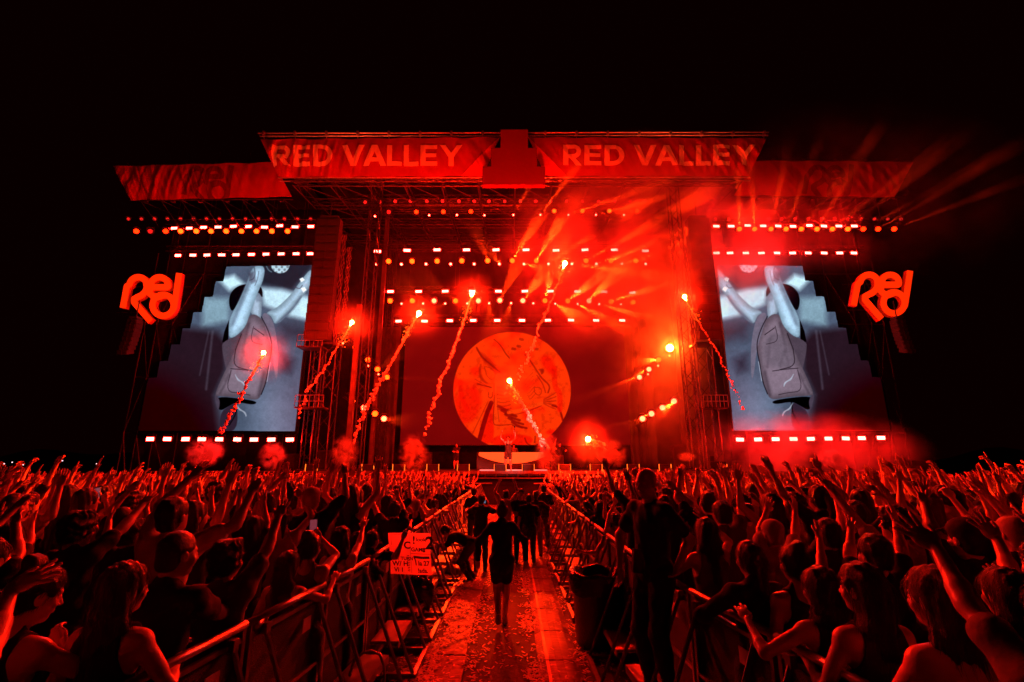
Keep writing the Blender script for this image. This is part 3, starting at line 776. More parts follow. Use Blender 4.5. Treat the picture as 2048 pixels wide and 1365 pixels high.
line_array(1792, 1810, 640, 708, 28.2, 8, 'small curved hanging speaker column below the right red letter sign', .35)
# cable looms next to the arrays
M['cable'] = mat('cable_loom', (.07, .06, .06), .5, noise=.5, nscale=3, bump=.8, bscale=12)
for px, y0, y1, lab in ((676, 470, 690, 'bundle of hanging cables beside the big left speaker column'), (690, 495, 640, 'shorter bundle of hanging cables right of the big left speaker column'),
                        (1376, 490, 690, 'bundle of hanging cables beside the big right speaker column')):
    b = MB()
    for k in range(5):
        pts = [P(px + k * 1.6, y0, 27.6) + Vector((0, 0, 0))]; x = P(px + k * 1.6, (y0 + y1) / 2, 27.6).x; z0, z1 = P(px, y1, 27.6).z, P(px, y0, 27.6).z
        pts = [(x + .05 * math.sin(j * 1.7 + k * 2), 27.6 + .05 * math.cos(j * 2.1 + k), z0 + (z1 - z0) * j / 26) for j in range(27)]
        b.path(pts, .028, 5)
    o = b.obj('cable_bundle', 'cable'); tag(o, lab, 'cables')

# ================================================================ LAMPS
ORD = ['leftmost', 'second', 'third', 'fourth', 'fifth', 'sixth', 'seventh', 'eighth', 'ninth', 'tenth', 'eleventh', 'twelfth', 'thirteenth', 'fourteenth', 'fifteenth',
       'sixteenth', 'seventeenth', 'eighteenth', 'nineteenth']
def ordn(i, n): return 'leftmost' if i == 0 else ('rightmost' if i == n - 1 else ORD[i] + ' from left')
strobe0 = None
def strobes(xs, ys, Y, row, w=.40, h=.15, grp=None):
    global strobe0
    for i, (px, py) in enumerate(zip(xs, ys)):
        p = P(px, py, Y); lab = '%s white-hot strobe panel in %s' % (ordn(i, len(xs)), row)
        if strobe0 is None:
            b = MB().box((0, .09, 0), (.46, .14, .22)).box((-.25, .09, .08), (.02, .05, .26)).box((.25, .09, .08), (.02, .05, .26)).box((0, .09, .2), (.5, .05, .02))
            strobe0 = b.obj('strobe_light', 'black_metal'); MB().box((0, .009, 0), (.40, .016, .155)).obj('lit_panel', 'strobe', strobe0); r = strobe0
            r.location = p
        else: r = copy_tree(strobe0, loc=p)
        s = w / .40; r.scale = (s, 1, h / .155); r.rotation_euler = (0, R(rnd.uniform(-2, 2)), R(rnd.uniform(-5, 5)))
        tag(r, lab, 'strobe light', 'strobe panels in ' + row)
    a, c = P(xs[0], ys[0], Y), P(xs[-1], ys[-1], Y)
def row_truss(px0, px1, py, Y, label, w=.35):
    a, c = P(px0, py, Y), P(px1, py, Y); t = empty('lighting_truss', tuple(a)); b = MB().truss(a, c, w, .025); wobj(b, 'lattice', 'truss_dark', t)
    b = MB()
    for i in range(5):
        q = a + (c - a) * (i + .3) / 4.7; b.tube(q, q + Vector((0, 0, 5.5 if Y > 29.5 else 2.5)), .012, 4, caps=False)
    wobj(b, 'hoist_chain', 'truss_dark', t); tag(t, label, 'truss')
z1 = lambda v, sx=3.413, o=200: [o + q / sx for q in v]
row_truss(335, 632, 447, 29.7, 'truss carrying the upper lamps over the left video screen'); row_truss(335, 632, 500, 29.7, 'truss carrying the strobes just over the left video screen')
row_truss(1425, 1735, 446, 29.7, 'truss carrying the upper lamps over the right video screen'); row_truss(1425, 1725, 500, 29.7, 'truss carrying the strobes just over the right video screen')
strobes(z1([505, 608, 706, 805, 910, 1013, 1122, 1226, 1331, 1438]), z1([774, 774, 768, 766, 761, 762, 767, 757, 765, 762], o=230), 29.4, 'the upper row over the left video screen')
strobes(z1([531, 633, 729, 830, 928, 1033, 1132, 1236, 1338, 1435]), z1([960, 958, 957, 956, 955, 953, 951, 949, 948, 948], o=230), 29.4, 'the lower row over the left video screen')
strobes(z1([341, 458, 583, 694, 813, 936, 1050, 1169, 1295]), z1([1087, 1087, 1088, 1089, 1089, 1090, 1091, 1091, 1091], o=560), 29.2, 'the row under the left video screen', .44, .20)
strobes(z1([453, 555, 667, 773, 876, 977, 1089, 1188, 1290, 1396], o=1300), z1([760, 760, 755, 758, 759, 761, 755, 759, 759, 759], o=230), 29.4, 'the upper row over the right video screen')
strobes(z1([454, 547, 655, 761, 868, 974, 1081, 1190, 1296, 1393], o=1300), z1([943] * 10, o=230), 29.4, 'the lower row over the right video screen')
strobes(z1([785, 909, 1029, 1151, 1269, 1390, 1508, 1617, 1749], o=1250), z1([1091, 1090, 1088, 1087, 1086, 1084, 1083, 1081, 1079], o=560), 29.2, 'the row under the right video screen', .44, .20)
Y2, Y3, Y4, YA = 31.5, 34.0, 36.3, 29.6
row_truss(740, 1310, 497, Y2 + .4, 'highest strobe truss across the centre of the stage', .4); row_truss(765, 1290, 580, Y3 + .4, 'middle strobe truss across the centre of the stage', .4)
row_truss(785, 1260, 636, Y4 + .4, 'lowest strobe truss just above the central video wall', .35); row_truss(715, 1350, 400, YA + .4, 'front lamp truss close under the roof', .45); row_truss(715, 1350, 421, YA + 1.3, 'second lamp truss close under the roof', .35)
strobes([755, 814, 874, 933, 992, 1052, 1112, 1170, 1229, 1291], [503, 501, 500, 500, 500, 500, 501, 500, 500, 502], Y2, 'the highest row over the centre stage', .46, .17)
strobes(z1([276, 468, 650, 834, 1013, 1194, 1369, 1553, 1735, 1928], o=700), z1([1206, 1206, 1204, 1204, 1204, 1204, 1204, 1206, 1208, 1214], o=230), Y3, 'the middle row over the centre stage', .46, .17)
strobes(z1([331, 508, 681, 841, 1005, 1174, 1350, 1509, 1680, 1858], o=700), z1([282, 282, 279, 277, 277, 277, 276, 275, 277, 277], o=560), Y4, 'the lowest row just above the video wall', .46, .18)

head0 = {}
def heads(xs, ys, Y, row, r, kinds, noun='round lamp', aim=None):
    """moving-head lamps: yoke, head shell, glowing lens"""
    for i, (px, py) in enumerate(zip(xs, ys)):
        k = kinds[i % len(kinds)] if isinstance(kinds, (list, tuple)) else kinds
        p = P(px, py, Y); key = (k,)
        if key not in head0:
            b = MB().box((0, .28, 1.5), (1.9, 1.5, .5)).box((-1.25, .28, .45), (.22, .7, 2.0)).box((1.25, .28, .45), (.22, .7, 2.0)).ball((0, 1.25, 0), 1.12, 12, 8, (1, .95, 1))
            b.tube((0, 1.25, 0), (0, .06, 0), 1.12, 16)
            root = b.obj('moving_head_lamp', 'black_metal'); bl = MB().tube((0, .05, 0), (0, 0, 0), .98, 16)
            ln_ = bl.obj('lens', k, root); head0[key] = root; q = root; q.location = p
        else: q = copy_tree(head0[key], loc=p)
        q.scale = (r, r, r)
        d = Vector((0, 0, CAMH)) - p; yaw = math.atan2(-d.x, -d.y) if False else 0
        q.rotation_euler = (R(rnd.uniform(8, 22)), 0, math.atan2(p.x, p.y) * -.8 + R(rnd.uniform(-8, 8)))
        word = {'par_amber': 'amber', 'par_pale': 'pale glowing', 'par_dim': 'dim', 'spot_white': 'small bright', 'par_orange': 'orange'}[k]
        tag(q, '%s %s in %s, %s' % (word, noun, row, ordn(i, len(xs))), 'stage lamp', noun + 's in ' + row)
M['par_orange'] = emat('orange_lens_glow', (12, .10, .006), 1.0, 'FRONT')
for o_, nm, y in ((200, 'left', 795), (1300, 'right', 780)):
    xs = [248, 343, 448, 550, 657, 757, 861, 965, 1068, 1173, 1280] if o_ == 200 else [611, 714, 826, 929, 1033, 1140, 1245, 1350, 1456, 1557, 1667]
    kk = ['par_orange', 'par_dim', 'par_orange', 'par_amber', 'par_amber', 'par_amber', 'par_amber', 'par_amber', 'par_amber', 'par_amber', 'par_amber'] if o_ == 200 else ['par_amber'] * 8 + ['par_orange', 'par_orange', 'par_orange']
    heads(z1(xs, o=o_), z1([y] * 11, o=230), 29.1, 'the round row over the %s video screen' % nm, .15, kk)
    heads([257 + 26 * i for i in range(15)] if o_ == 200 else [1431 + 26.5 * i for i in range(15)], [438.5] * 15, 29.6, 'the faint top row of the %s wing' % nm, .10, 'par_dim', 'glowing lamp')
heads(z1([263, 424, 595, 763, 940, 1108, 1272, 1460, 1612, 1782, 1950], o=700), z1([1000, 1000, 999, 997, 996, 996, 996, 1003, 996, 996, 996], o=230), Y2 - .3, 'the highest round row over centre stage', .165, 'par_amber')
heads(z1([182, 351, 519, 687, 848, 1020, 1187, 1355, 1514, 1682, 1856, 2018], o=700), z1([1021, 1021, 1019, 1019, 1019, 1019, 1019, 1018, 1018, 1018, 1018, 1018], o=230), Y2 - .3, 'the highest centre row', .085, 'spot_white', 'small lamp')
heads(z1([274, 425, 574, 721, 876, 1023, 1180, 1331, 1487, 1632, 1783, 1932], o=700), z1([1270, 1270, 1270, 1270, 1270, 1267, 1269, 1269, 1271, 1270, 1276, 1279], o=230), Y3 - .3, 'the middle round row over centre stage', .18,
      ['par_amber', 'par_amber', 'par_pale', 'par_amber', 'par_pale', 'par_pale', 'par_pale', 'par_amber', 'par_amber', 'par_pale', 'par_amber', 'par_amber'])
heads(z1([352, 499, 650, 800, 950, 1100, 1251, 1401, 1554, 1701, 1850], o=700), z1([1290, 1289, 1289, 1288, 1287, 1286, 1287, 1290, 1291, 1293, 1294], o=230), Y3 - .3, 'the middle centre row', .07, 'spot_white', 'small lamp')
heads(z1([103, 208, 308, 413, 525, 631, 743, 848, 949, 1057, 1163, 1268, 1370, 1478, 1588, 1696, 1807, 1912, 2013], o=700), z1([596] * 2 + [590] * 17, o=230), YA, 'the faint row close under the roof', .115, 'par_dim', 'glowing lamp')
heads(z1([265, 453, 637, 825, 1394, 1587, 1771, 1960], o=700), z1([664, 663, 662, 660, 657, 657, 656, 656], o=230), YA + .9, 'the second row under the roof', .14, ['par_dim', 'par_orange', 'par_orange', 'par_orange', 'par_amber', 'par_amber', 'par_amber', 'par_orange'])
heads(z1([170, 540, 730, 918, 1115, 1300, 1491, 1679, 1870], o=700), z1([693, 686, 684, 686, 684, 683, 683, 683, 684], o=230), YA + .9, 'the second row under the roof', .06, 'spot_white', 'small lamp')
for nm, mx in (('left', lambda x: x), ('right', lambda x: 2053 - x)):
    ks = (['par_amber'] * 4, ['par_amber', 'par_pale', 'par_amber', 'par_pale']) if nm == 'left' else (['par_pale', 'par_amber', 'par_pale', 'par_pale'], ['par_pale', 'par_pale', 'par_pale', 'par_pale'])
    heads([mx(x) for x in (711, 736, 755, 774)], [695, 720, 739, 755], 30.5, 'the upper slanting group, stage %s' % nm, .155, ks[0])
    heads([mx(x) for x in (705, 728, 750, 768)], [803, 816, 828, 838], 30.5, 'the lower slanting group, stage %s' % nm, .175, ks[1])
    heads([mx(x) for x in (686, 714, 737, 757)], [687, 712, 732, 749], 30.5, 'the upper slanting group at the %s' % nm, .06, 'par_pale', 'small lamp')
    a, c = P(mx(690), 676, 30.9), P(mx(790), 770, 33); t = empty('side_lighting_truss', tuple(a)); wobj(MB().truss(a, c, .35, .025), 'lattice', 'truss_dark', t); tag(t, 'upper slanting lamp truss at the %s of the stage opening' % nm, 'truss')
    a, c = P(mx(690), 790, 30.9), P(mx(785), 850, 33); t = empty('side_lighting_truss', tuple(a)); wobj(MB().truss(a, c, .35, .025), 'lattice', 'truss_dark', t); tag(t, 'lower slanting lamp truss at the %s of the stage opening' % nm, 'truss')

# very bright lamp at upper right
o = MB().tube((0, 0, 0), (0, .1, 0), .22, 16).obj('blinder_lamp', emat('blinder_glow', (2600, 110, 8), 1.0, 'FRONT')); o.location = P(1340, 696, 30.0)
tag(o, 'blinding round lamp in a red glow left of the right video screen', 'stage lamp')

# stage front monitors with amber lit edges
mon0 = None
mx_ = [(725, 748), (786, 810), (854, 878), (915, 939), (989, 1012), (1045, 1068), (1117, 1141), (1180, 1204), (1254, 1278), (1317, 1342), (612, 636), (1430, 1452)]
mx_.sort()
for i, (a_, c_) in enumerate(mx_):
    a, c = P(a_, 944, YF + .35), P(c_, 944, YF + .35); w = c.x - a.x
    if mon0 is None:
        mon0 = MB().box((0, .02, .2), (.60, .3, .36)).box((0, -.14, .2), (.56, .02, .30)).obj('floor_monitor', 'black_plastic')
        for sx in (-.33, .33): MB().box((sx, -.14, .21), (.022, .04, .40)).obj('lit_edge', 'amber_edge', mon0)
        MB().box((0, -.13, .395), (.64, .03, .018)).obj('top_rim', 'steel', mon0); r = mon0
    else: r = copy_tree(mon0)
    r.location = ((a.x + c.x) / 2, YF + .35, ZD); tag(r, 'black stage-front box with amber lit sides, %s along the stage edge' % ordn(i, len(mx_)), 'stage box', 'boxes along the stage edge')

# floodlights of the sound tower beside the audience, aimed at the roof banners
M['flood_face'] = emat('flood_glow', (60, 1.5, .8), 1.0, 'NONE')
for sx, tx, ty, ang, pw, nm in ((-15, 740, 315, 44, 1.0, 'roof banner left half'), (15, 1310, 315, 44, 1.0, 'roof banner right half'), (-17, 405, 363, 40, .5, 'left wing banner'), (17, 1650, 357, 40, .4, 'right wing banner')):
    a = Vector((sx, 14, 9)); c = P(tx, ty, 27.3)
    l = bpy.data.lights.new('flood_lamp', 'SPOT'); l.energy = 4000 * pw; l.color = (1, .055, .014); l.spot_size = R(ang); l.spot_blend = .5; l.shadow_soft_size = .2
    o = bpy.data.objects.new('flood_lamp', l); o.location = a; o.rotation_euler = (c - a).to_track_quat('-Z', 'Y').to_euler(); COL.objects.link(o)
# ================================================================ FLARES, SMOKE, BEAMS
M['flare'] = emat('burning_flare', (10500, 80, 12), 1.0, 'FRONT')
M['spark'] = emat('sparks', (8, .9, .04), 1.0, 'NONE')
M['trail'] = mat('smoke_trail', (.92, .90, .88), 1.0, spec=.0, noise=.08, nscale=3)
M['trail'].node_tree.nodes['Principled BSDF'].inputs['Subsurface Weight'].default_value = .0
def rock(b, c, r, seed, nu=9, nv=6):
    """lumpy puff"""
    q = random.Random(seed); c = Vector(c); v0 = b.n; b.ball(c, r, nu, nv)
    ph = [q.uniform(0, 6) for _ in range(3)]
    for i in range(v0, b.n):
        d = Vector(b.v[i]) - c; n = d.normalized()
        k = 1 + .22 * math.sin(n.x * 5 + ph[0]) + .2 * math.sin(n.z * 6 + ph[1]) + .16 * math.sin(n.y * 7 + ph[2])
        b.v[i] = tuple(c + d * k)
GS = []
def glow_smoke(c, sd): GS.append((c, sd))
def flare(pts, Y, label, r0=.055, r1=.13, hr=.11, step=.042):
    r0 *= .66; r1 *= .62; hr *= .78
    nn = len(pts); W_ = [P(x, y, Y - 3.6 * (1 - i / (nn - 1)) ** 1.3) for i, (x, y) in enumerate(pts)]; s = empty('signal_flare', W_[0]); tag(s, label, 'flare')
    q = random.Random(int(pts[0][0]))
    b = MB(); b.ball(W_[0], hr, 12, 9, (1, 1, 1)); d = (W_[1] - W_[0]).normalized(); b.tube(W_[0] + d * .02, W_[0] + d * hr * 2.6, hr * .72, 10, hr * .1)
    wobj(b, 'burning_head', 'flare', s, True)
    # trail along a dense polyline with wobble
    seg = []; L = 0
    for a, c in zip(W_[:-1], W_[1:]):
        l = (c - a).length; k = max(1, int(l / step))
        seg += [a + (c - a) * j / k for j in range(k)]
    b = MB(); n = len(seg)
    for i, p in enumerate(seg):
        if i < 3: continue
        t = i / n; rr = (r0 + (r1 - r0) * t) * q.uniform(.65, 1.25)
        if t > .5 and q.random() < (t - .5) * 1.1: continue
        off = Vector((q.gauss(0, 1), q.gauss(0, .6), q.gauss(0, 1))) * rr * (.38 + .55 * t) + Vector((math.sin(i * .33 + L), 0, math.cos(i * .21))) * .05 * t
        rock(b, p + off, rr, i * 7 + n)
    o = wobj(b, 'smoke_trail', 'trail', s, True); rm = o.modifiers.new('merge', 'REMESH'); rm.mode = 'VOXEL'; rm.voxel_size = .022; rm.use_smooth_shade = True; sm_ = o.modifiers.new('soft', 'SMOOTH'); sm_.iterations = 2; sm_.factor = .5
    glow_smoke(W_[0] + Vector((0, 0, -.1)), len(label))
    b = MB()
    for i in range(70):
        t = q.random(); p = W_[0] + d * (hr * 2 + t * 1.3) + Vector((q.gauss(0, 1), q.gauss(0, .5), q.gauss(0, 1))) * (.06 + .12 * t)
        b.ball(p, q.uniform(.008, .017), 4, 3)
    wobj(b, 'sparks', 'spark', s)['kind'] = 'stuff'
    return s
flare([(527, 706), (513, 735), (492, 770), (480, 800), (458, 832), (448, 855), (440, 872)], 27.0, 'burning flare in front of the left video screen with a solid red smoke cord', .07, .12, .12)
flare([(704, 645), (690, 672), (670, 700), (655, 730), (636, 755), (620, 776), (610, 785), (611, 800), (600, 818), (592, 838)], 27.0, 'burning flare beside the left speaker column with a thin kinked smoke trail', .045, .10, .12)
flare([(838, 627), (815, 665), (795, 705), (775, 740), (757, 770), (742, 800), (728, 830), (716, 860), (706, 885)], 27.0, 'burning flare with a straight diagonal smoke trail crossing the left group of amber lamps', .07, .12, .15)
flare([(944, 588), (935, 622), (922, 660), (910, 690), (902, 715), (893, 738), (880, 762), (875, 790), (862, 815), (858, 845), (845, 872)], 27.0, 'burning flare in the middle strobe row, long wavy smoke trail left of the disc', .055, .13, .13)
flare([(1130, 527), (1118, 560), (1104, 600), (1090, 630), (1075, 660), (1068, 690), (1056, 715), (1044, 738), (1034, 757)], 27.4, 'highest burning flare with its smoke trail coming down across the orange disc', .055, .12, .15)
flare([(1019, 762), (1030, 785), (1042, 805), (1055, 825), (1066, 850), (1076, 868), (1086, 888), (1094, 900)], 26.8, 'burning flare in the middle of the orange disc with a thick pale smoke trail', .075, .15, .13)
flare([(1176, 879), (1190, 884), (1202, 890), (1212, 898)], 27.0, 'lowest burning flare just above the stage boxes on the right', .09, .14, .15)
flare([(1369, 594), (1380, 616), (1395, 640), (1408, 662), (1422, 684), (1436, 704), (1445, 728), (1458, 752), (1468, 778), (1480, 800), (1488, 825)], 27.0, 'burning flare high on the right with a thin trail running to the right video screen', .045, .08, .13)

# smoke puffs standing on the stage front: volumes with lumpy outline
def vol_mat(name, dens, scale, lo, hi, color=(.9, .85, .85), aniso=.25, stretch=(1, 1, 1), seed=0.0, soft=1.0, detail=3, pw=1.0, dist=0.0):
    m = bpy.data.materials.new(name); m.use_nodes = True; nt = m.node_tree; nt.nodes.clear()
    o = nt.nodes.new('ShaderNodeOutputMaterial'); v = nt.nodes.new('ShaderNodeVolumePrincipled')
    v.inputs['Color'].default_value = (*color, 1); v.inputs['Anisotropy'].default_value = aniso
    tc = nt.nodes.new('ShaderNodeTexCoord')
    mp = nt.nodes.new('ShaderNodeMapping'); mp.inputs['Scale'].default_value = stretch; mp.inputs['Location'].default_value = (seed, seed * .7, seed * 1.3)
    nt.links.new(tc.outputs['Object'], mp.inputs['Vector'])
    n = nt.nodes.new('ShaderNodeTexNoise'); n.inputs['Scale'].default_value = scale; n.inputs['Detail'].default_value = detail; n.inputs['Roughness'].default_value = .6; n.inputs['Distortion'].default_value = dist
    nt.links.new(mp.outputs['Vector'], n.inputs['Vector'])
    r = nt.nodes.new('ShaderNodeMapRange'); r.inputs['From Min'].default_value = lo; r.inputs['From Max'].default_value = hi; r.inputs['To Min'].default_value = 0; r.inputs['To Max'].default_value = 1
    nt.links.new(n.outputs['Fac'], r.inputs['Value'])
    # soft edge: 1 - |generated*2-1|^2
    s1 = nt.nodes.new('ShaderNodeVectorMath'); s1.operation = 'MULTIPLY_ADD'; s1.inputs[1].default_value = (2, 2, 2); s1.inputs[2].default_value = (-1, -1, -1)
    nt.links.new(tc.outputs['Generated'], s1.inputs[0])
    ln_ = nt.nodes.new('ShaderNodeVectorMath'); ln_.operation = 'LENGTH'; nt.links.new(s1.outputs[0], ln_.inputs[0])
    e = nt.nodes.new('ShaderNodeMapRange'); e.inputs['From Min'].default_value = 1.0; e.inputs['From Max'].default_value = 1.0 - soft; e.inputs['To Min'].default_value = 0; e.inputs['To Max'].default_value = 1
    e.interpolation_type = 'SMOOTHSTEP'
    nt.links.new(ln_.outputs['Value'], e.inputs['Value'])
    mm = nt.nodes.new('ShaderNodeMath'); mm.operation = 'MULTIPLY'; nt.links.new(r.outputs['Result'], mm.inputs[0]); pp = nt.nodes.new('ShaderNodeMath'); pp.operation = 'POWER'; pp.inputs[1].default_value = pw; nt.links.new(e.outputs['Result'], pp.inputs[0]); nt.links.new(pp.outputs[0], mm.inputs[1])
    m2 = nt.nodes.new('ShaderNodeMath'); m2.operation = 'MULTIPLY'; m2.inputs[1].default_value = dens; nt.links.new(mm.outputs[0], m2.inputs[0])
    nt.links.new(m2.outputs[0], v.inputs['Density']); nt.links.new(v.outputs[0], o.inputs['Volume'])
    return m

def puff(px, py, w, h, Y, label, seed, lean=0):
    c = P(px, py, Y); sc = abs(P(px + 100, py, Y).x - c.x) / 100; rx, rz = w * sc * .95, h * sc * .80
    b = MB(); b.ball((0, 0, 0), 1, 20, 14, (rx, rx * .8, rz))
    b.v = [(x + lean * sc * z / (2 * rz) * .8, y, z) for x, y, z in b.v]
    for t in (-.62,):   # thin foot of the plume
        b.v = [(x * (1 - .55 * max(0, -z / rz)) , y, z) for x, y, z in b.v]
    o = b.obj('smoke_puff', vol_mat('puff_smoke', 15.0, 2.0, .46, .66, color=(.97, .93, .9), aniso=.0, seed=seed * 3.7, soft=1.0, detail=6, pw=1.7, dist=1.2), None, True); o.location = c
    tag(o, label, 'smoke'); return o
def const_vol(name, scale, lo, hi, dens, aniso=.1):
    m = bpy.data.materials.new(name); m.use_nodes = True; nt = m.node_tree; nt.nodes.clear()
    o = nt.nodes.new('ShaderNodeOutputMaterial'); v = nt.nodes.new('ShaderNodeVolumePrincipled'); v.inputs['Color'].default_value = (.95, .9, .88, 1); v.inputs['Anisotropy'].default_value = aniso
    tc = nt.nodes.new('ShaderNodeTexCoord'); n = nt.nodes.new('ShaderNodeTexNoise'); n.inputs['Scale'].default_value = scale; n.inputs['Detail'].default_value = 3
    nt.links.new(tc.outputs['Object'], n.inputs['Vector'])
    r = nt.nodes.new('ShaderNodeMapRange'); r.inputs['From Min'].default_value = lo; r.inputs['From Max'].default_value = hi; r.inputs['To Max'].default_value = dens
    nt.links.new(n.outputs['Fac'], r.inputs['Value']); nt.links.new(r.outputs['Result'], v.inputs['Density']); nt.links.new(v.outputs[0], o.inputs['Volume'])
    return m
M['puff'] = const_vol('puff_smoke', 3.6, .40, .66, 4.5)
puff(411, 905, 46, 46, 27.1, 'pale red smoke puff rising from the stage front below the left video screen', 1, 10)
puff(545, 912, 34, 46, 27.1, 'narrow slanting smoke puff below the inner edge of the left video screen', 2, 24)
puff(690, 905, 36, 52, 27.1, 'smoke puff in front of the left lattice tower foot', 3, 4)
puff(827, 908, 38, 62, 27.1, 'orange-lit smoke puff left of the stage musician in black', 4, 8)
puff(1096, 910, 34, 66, 26.9, 'pale orange smoke puff at the right end of the curved riser', 5, -6)
puff(1224, 908, 40, 46, 27.1, 'smoke puff right of the lowest flare', 6, -22)
puff(1374, 914, 26, 16, 27.1, 'little smoke puff over the right end of the stage boxes', 7, 4)
puff(1664, 917, 38, 30, 27.1, 'small smoke puff below the right video screen', 8, 6)

def smoke_box(c, size, m, name='smoke', label=None, step=None):
    o = MB().ball((0, 0, 0), 1, 24, 16, size).obj(name, m); o.location = c
    tag(o, label, 'smoke', kind='stuff'); return o
SM = 'drifting_smoke'
smoke_box(P(1290, 500, 30), (11.0, 7.5, 7.8), vol_mat('smoke_a', .62, .34, .40, .64, aniso=.35, seed=3, soft=.85), SM, 'dense red-lit smoke drifting across the right half of the stage roof')
smoke_box(P(1130, 640, 33), (8, 3.5, 3.5), vol_mat('smoke_b', .08, .4, .38, .7, aniso=.35, seed=8, soft=.9), SM, 'thin smoke hanging over the top of the orange disc')
smoke_box(P(1740, 375, 28.3), (13, 3.4, 7.0), vol_mat('smoke_c', .11, .3, .38, .7, aniso=.35, seed=5, soft=.9), SM, 'thin smoke over the right stage wing and its banner')
smoke_box(P(1600, 905, 27.5), (7.8, 1.6, 2.6), vol_mat('smoke_d', .55, .45, .34, .62, aniso=.2, seed=2, soft=.8), SM, 'low red smoke rolling along the right wing of the stage')
smoke_box(P(1330, 800, 31), (4.5, 3.2, 6), vol_mat('smoke_e', .34, .35, .36, .68, aniso=.3, seed=12, soft=.9), SM, 'smoke glowing round the slanting lamps at the right of the stage')

smoke_box(P(1024, 640, 30), (21, 8, 10), vol_mat('halo_haze', .006, .25, .30, .7, aniso=.5, seed=22, soft=.6), SM, 'faint thin smoke added over the whole stage for lamp halos')  # added thin volume standing in for lens bloom round strobes and flares
for k_, (c, sd) in enumerate(GS):
    smoke_box(c, (2.3, 2.0, 2.3), vol_mat('halo_smoke', .13 if k_ not in (5,) else .08, 1.6, .25, .75, aniso=.1, seed=sd, soft=1.0, pw=3.2), 'halo_smoke', 'thin smoke added for the halo round the ' + ['flare before the left screen', 'flare by the left speaker column', 'flare above the amber lamp group', 'flare in the middle strobe row', 'highest flare', 'flare in the middle of the disc', 'lowest flare', 'flare high on the right'][k_])  # added smoke ball at each flare head, shaped to give a halo
smoke_box(P(1340, 696, 28.8), (3.0, 2.2, 3.0), vol_mat('halo_smoke', .35, 1.2, .20, .7, aniso=.2, seed=4, soft=1.0, pw=2.2), 'halo_smoke', 'dense smoke added for the halo round the blinding lamp at the right')  # same added halo volume for the blinder
# beams: real spot lamps inside the lamp heads, seen only where smoke hangs
spots = 0
def beam(x0, y0, Y0, x1, y1, Y1, ang, power, col=(1, .026, .0015), rad=.05):
    global spots
    a, c = P(x0, y0, Y0 - .25), P(x1, y1, Y1)
    l = bpy.data.lights.new('beam_lamp', 'SPOT'); l.energy = power * 15; l.color = col; l.spot_size = R(ang); l.spot_blend = .25; l.shadow_soft_size = rad
    o = bpy.data.objects.new('beam_lamp', l); o.location = a; o.rotation_euler = (c - a).to_track_quat('-Z', 'Y').to_euler(); COL.objects.link(o)
    tag(o, 'lamp', 'lamp'); spots += 1
BE = [ # row under the roof
 (1027, 431, 30.4, 1055, 380, 6, 3500), (1081, 430, 30.4, 1118, 380, 6, 4500), (1137, 430, 30.4, 1230, 398, 5, 3500), (1192, 430, 30.4, 1290, 405, 5, 3000),
 (1024, 522, 31.2, 1052, 478, 9, 6000), (1072, 522, 31.2, 1098, 480, 9, 6000), (975, 522, 31.2, 965, 495, 9, 2500), (1173, 522, 31.2, 1300, 450, 8, 7000),
 (1222, 522, 31.2, 1400, 445, 8, 7000), (1271, 522, 31.2, 1500, 430, 9, 7000), (1097, 528, 31.2, 1170, 480, 7, 6000), (1143, 528, 31.2, 1240, 542, 7, 6000),
 (1193, 528, 31.2, 1330, 480, 6, 6000), (1243, 528, 31.2, 1400, 500, 6, 7000), (1000, 529, 31.2, 990, 515, 8, 2500), (1047, 528, 31.2, 1075, 535, 8, 3500),
 (1136, 602, 33.7, 1165, 580, 9, 5000), (1000, 602, 33.7, 1015, 570, 10, 4000), (1046, 602, 33.7, 1066, 575, 10, 4500), (1090, 602, 33.7, 1098, 565, 11, 4500), (1222, 603, 33.7, 1330, 570, 10, 8000),
 (1177, 602, 33.7, 1200, 580, 9, 5000), (978, 608, 33.7, 979, 628, 9, 2500), (1022, 608, 33.7, 1014, 630, 9, 2500), (1110, 608, 33.7, 1132, 622, 10, 4000), (1155, 609, 33.7, 1200, 632, 8, 4500),
 (1198, 609, 33.7, 1290, 635, 8, 6500), (890, 608, 33.7, 860, 622, 9, 1500), (911, 602, 33.7, 890, 588, 11, 1800), (851, 602, 33.7, 835, 592, 11, 1500),
 (1314, 720, 30.2, 1270, 724, 14, 5000), (1291, 739, 30.2, 1250, 772, 10, 4500), (1272, 755, 30.2, 1180, 790, 7, 4000), (1348, 802, 30.2, 1300, 850, 16, 4000),
 (1297, 828, 30.2, 1250, 860, 12, 3000), (1277, 838, 30.2, 1190, 862, 7, 3500), (774, 755, 30.2, 880, 760, 5, 2500), (768, 838, 30.2, 800, 842, 14, 3000),
 (755, 739, 30.2, 790, 715, 12, 1500),
 (1479, 458, 28.9, 1478, 415, 9, 2500), (1509, 458, 28.9, 1506, 410, 9, 2500), (1542, 458, 28.9, 1553, 405, 8, 3000), (1572, 458, 28.9, 1592, 405, 8, 3500), (1602, 458, 28.9, 1640, 410, 8, 3000),
 (1634, 458, 28.9, 1670, 400, 8, 3000), (1664, 458, 28.9, 1740, 400, 7, 2500), (1695, 458, 28.9, 1775, 395, 7, 2500), (1727, 458, 28.9, 1850, 390, 6, 2500), (1757, 458, 28.9, 1890, 380, 6, 3000), (1788, 458, 28.9, 1900, 415, 6, 3000)]
for (x0, y0, Y0, x1, y1, ang, pw) in BE:
    beam(x0, y0, Y0, x1, y1, Y0 - (3.0 if Y0 > 29 else 1.2), ang, pw * (1 if Y0 > 29 else .9))

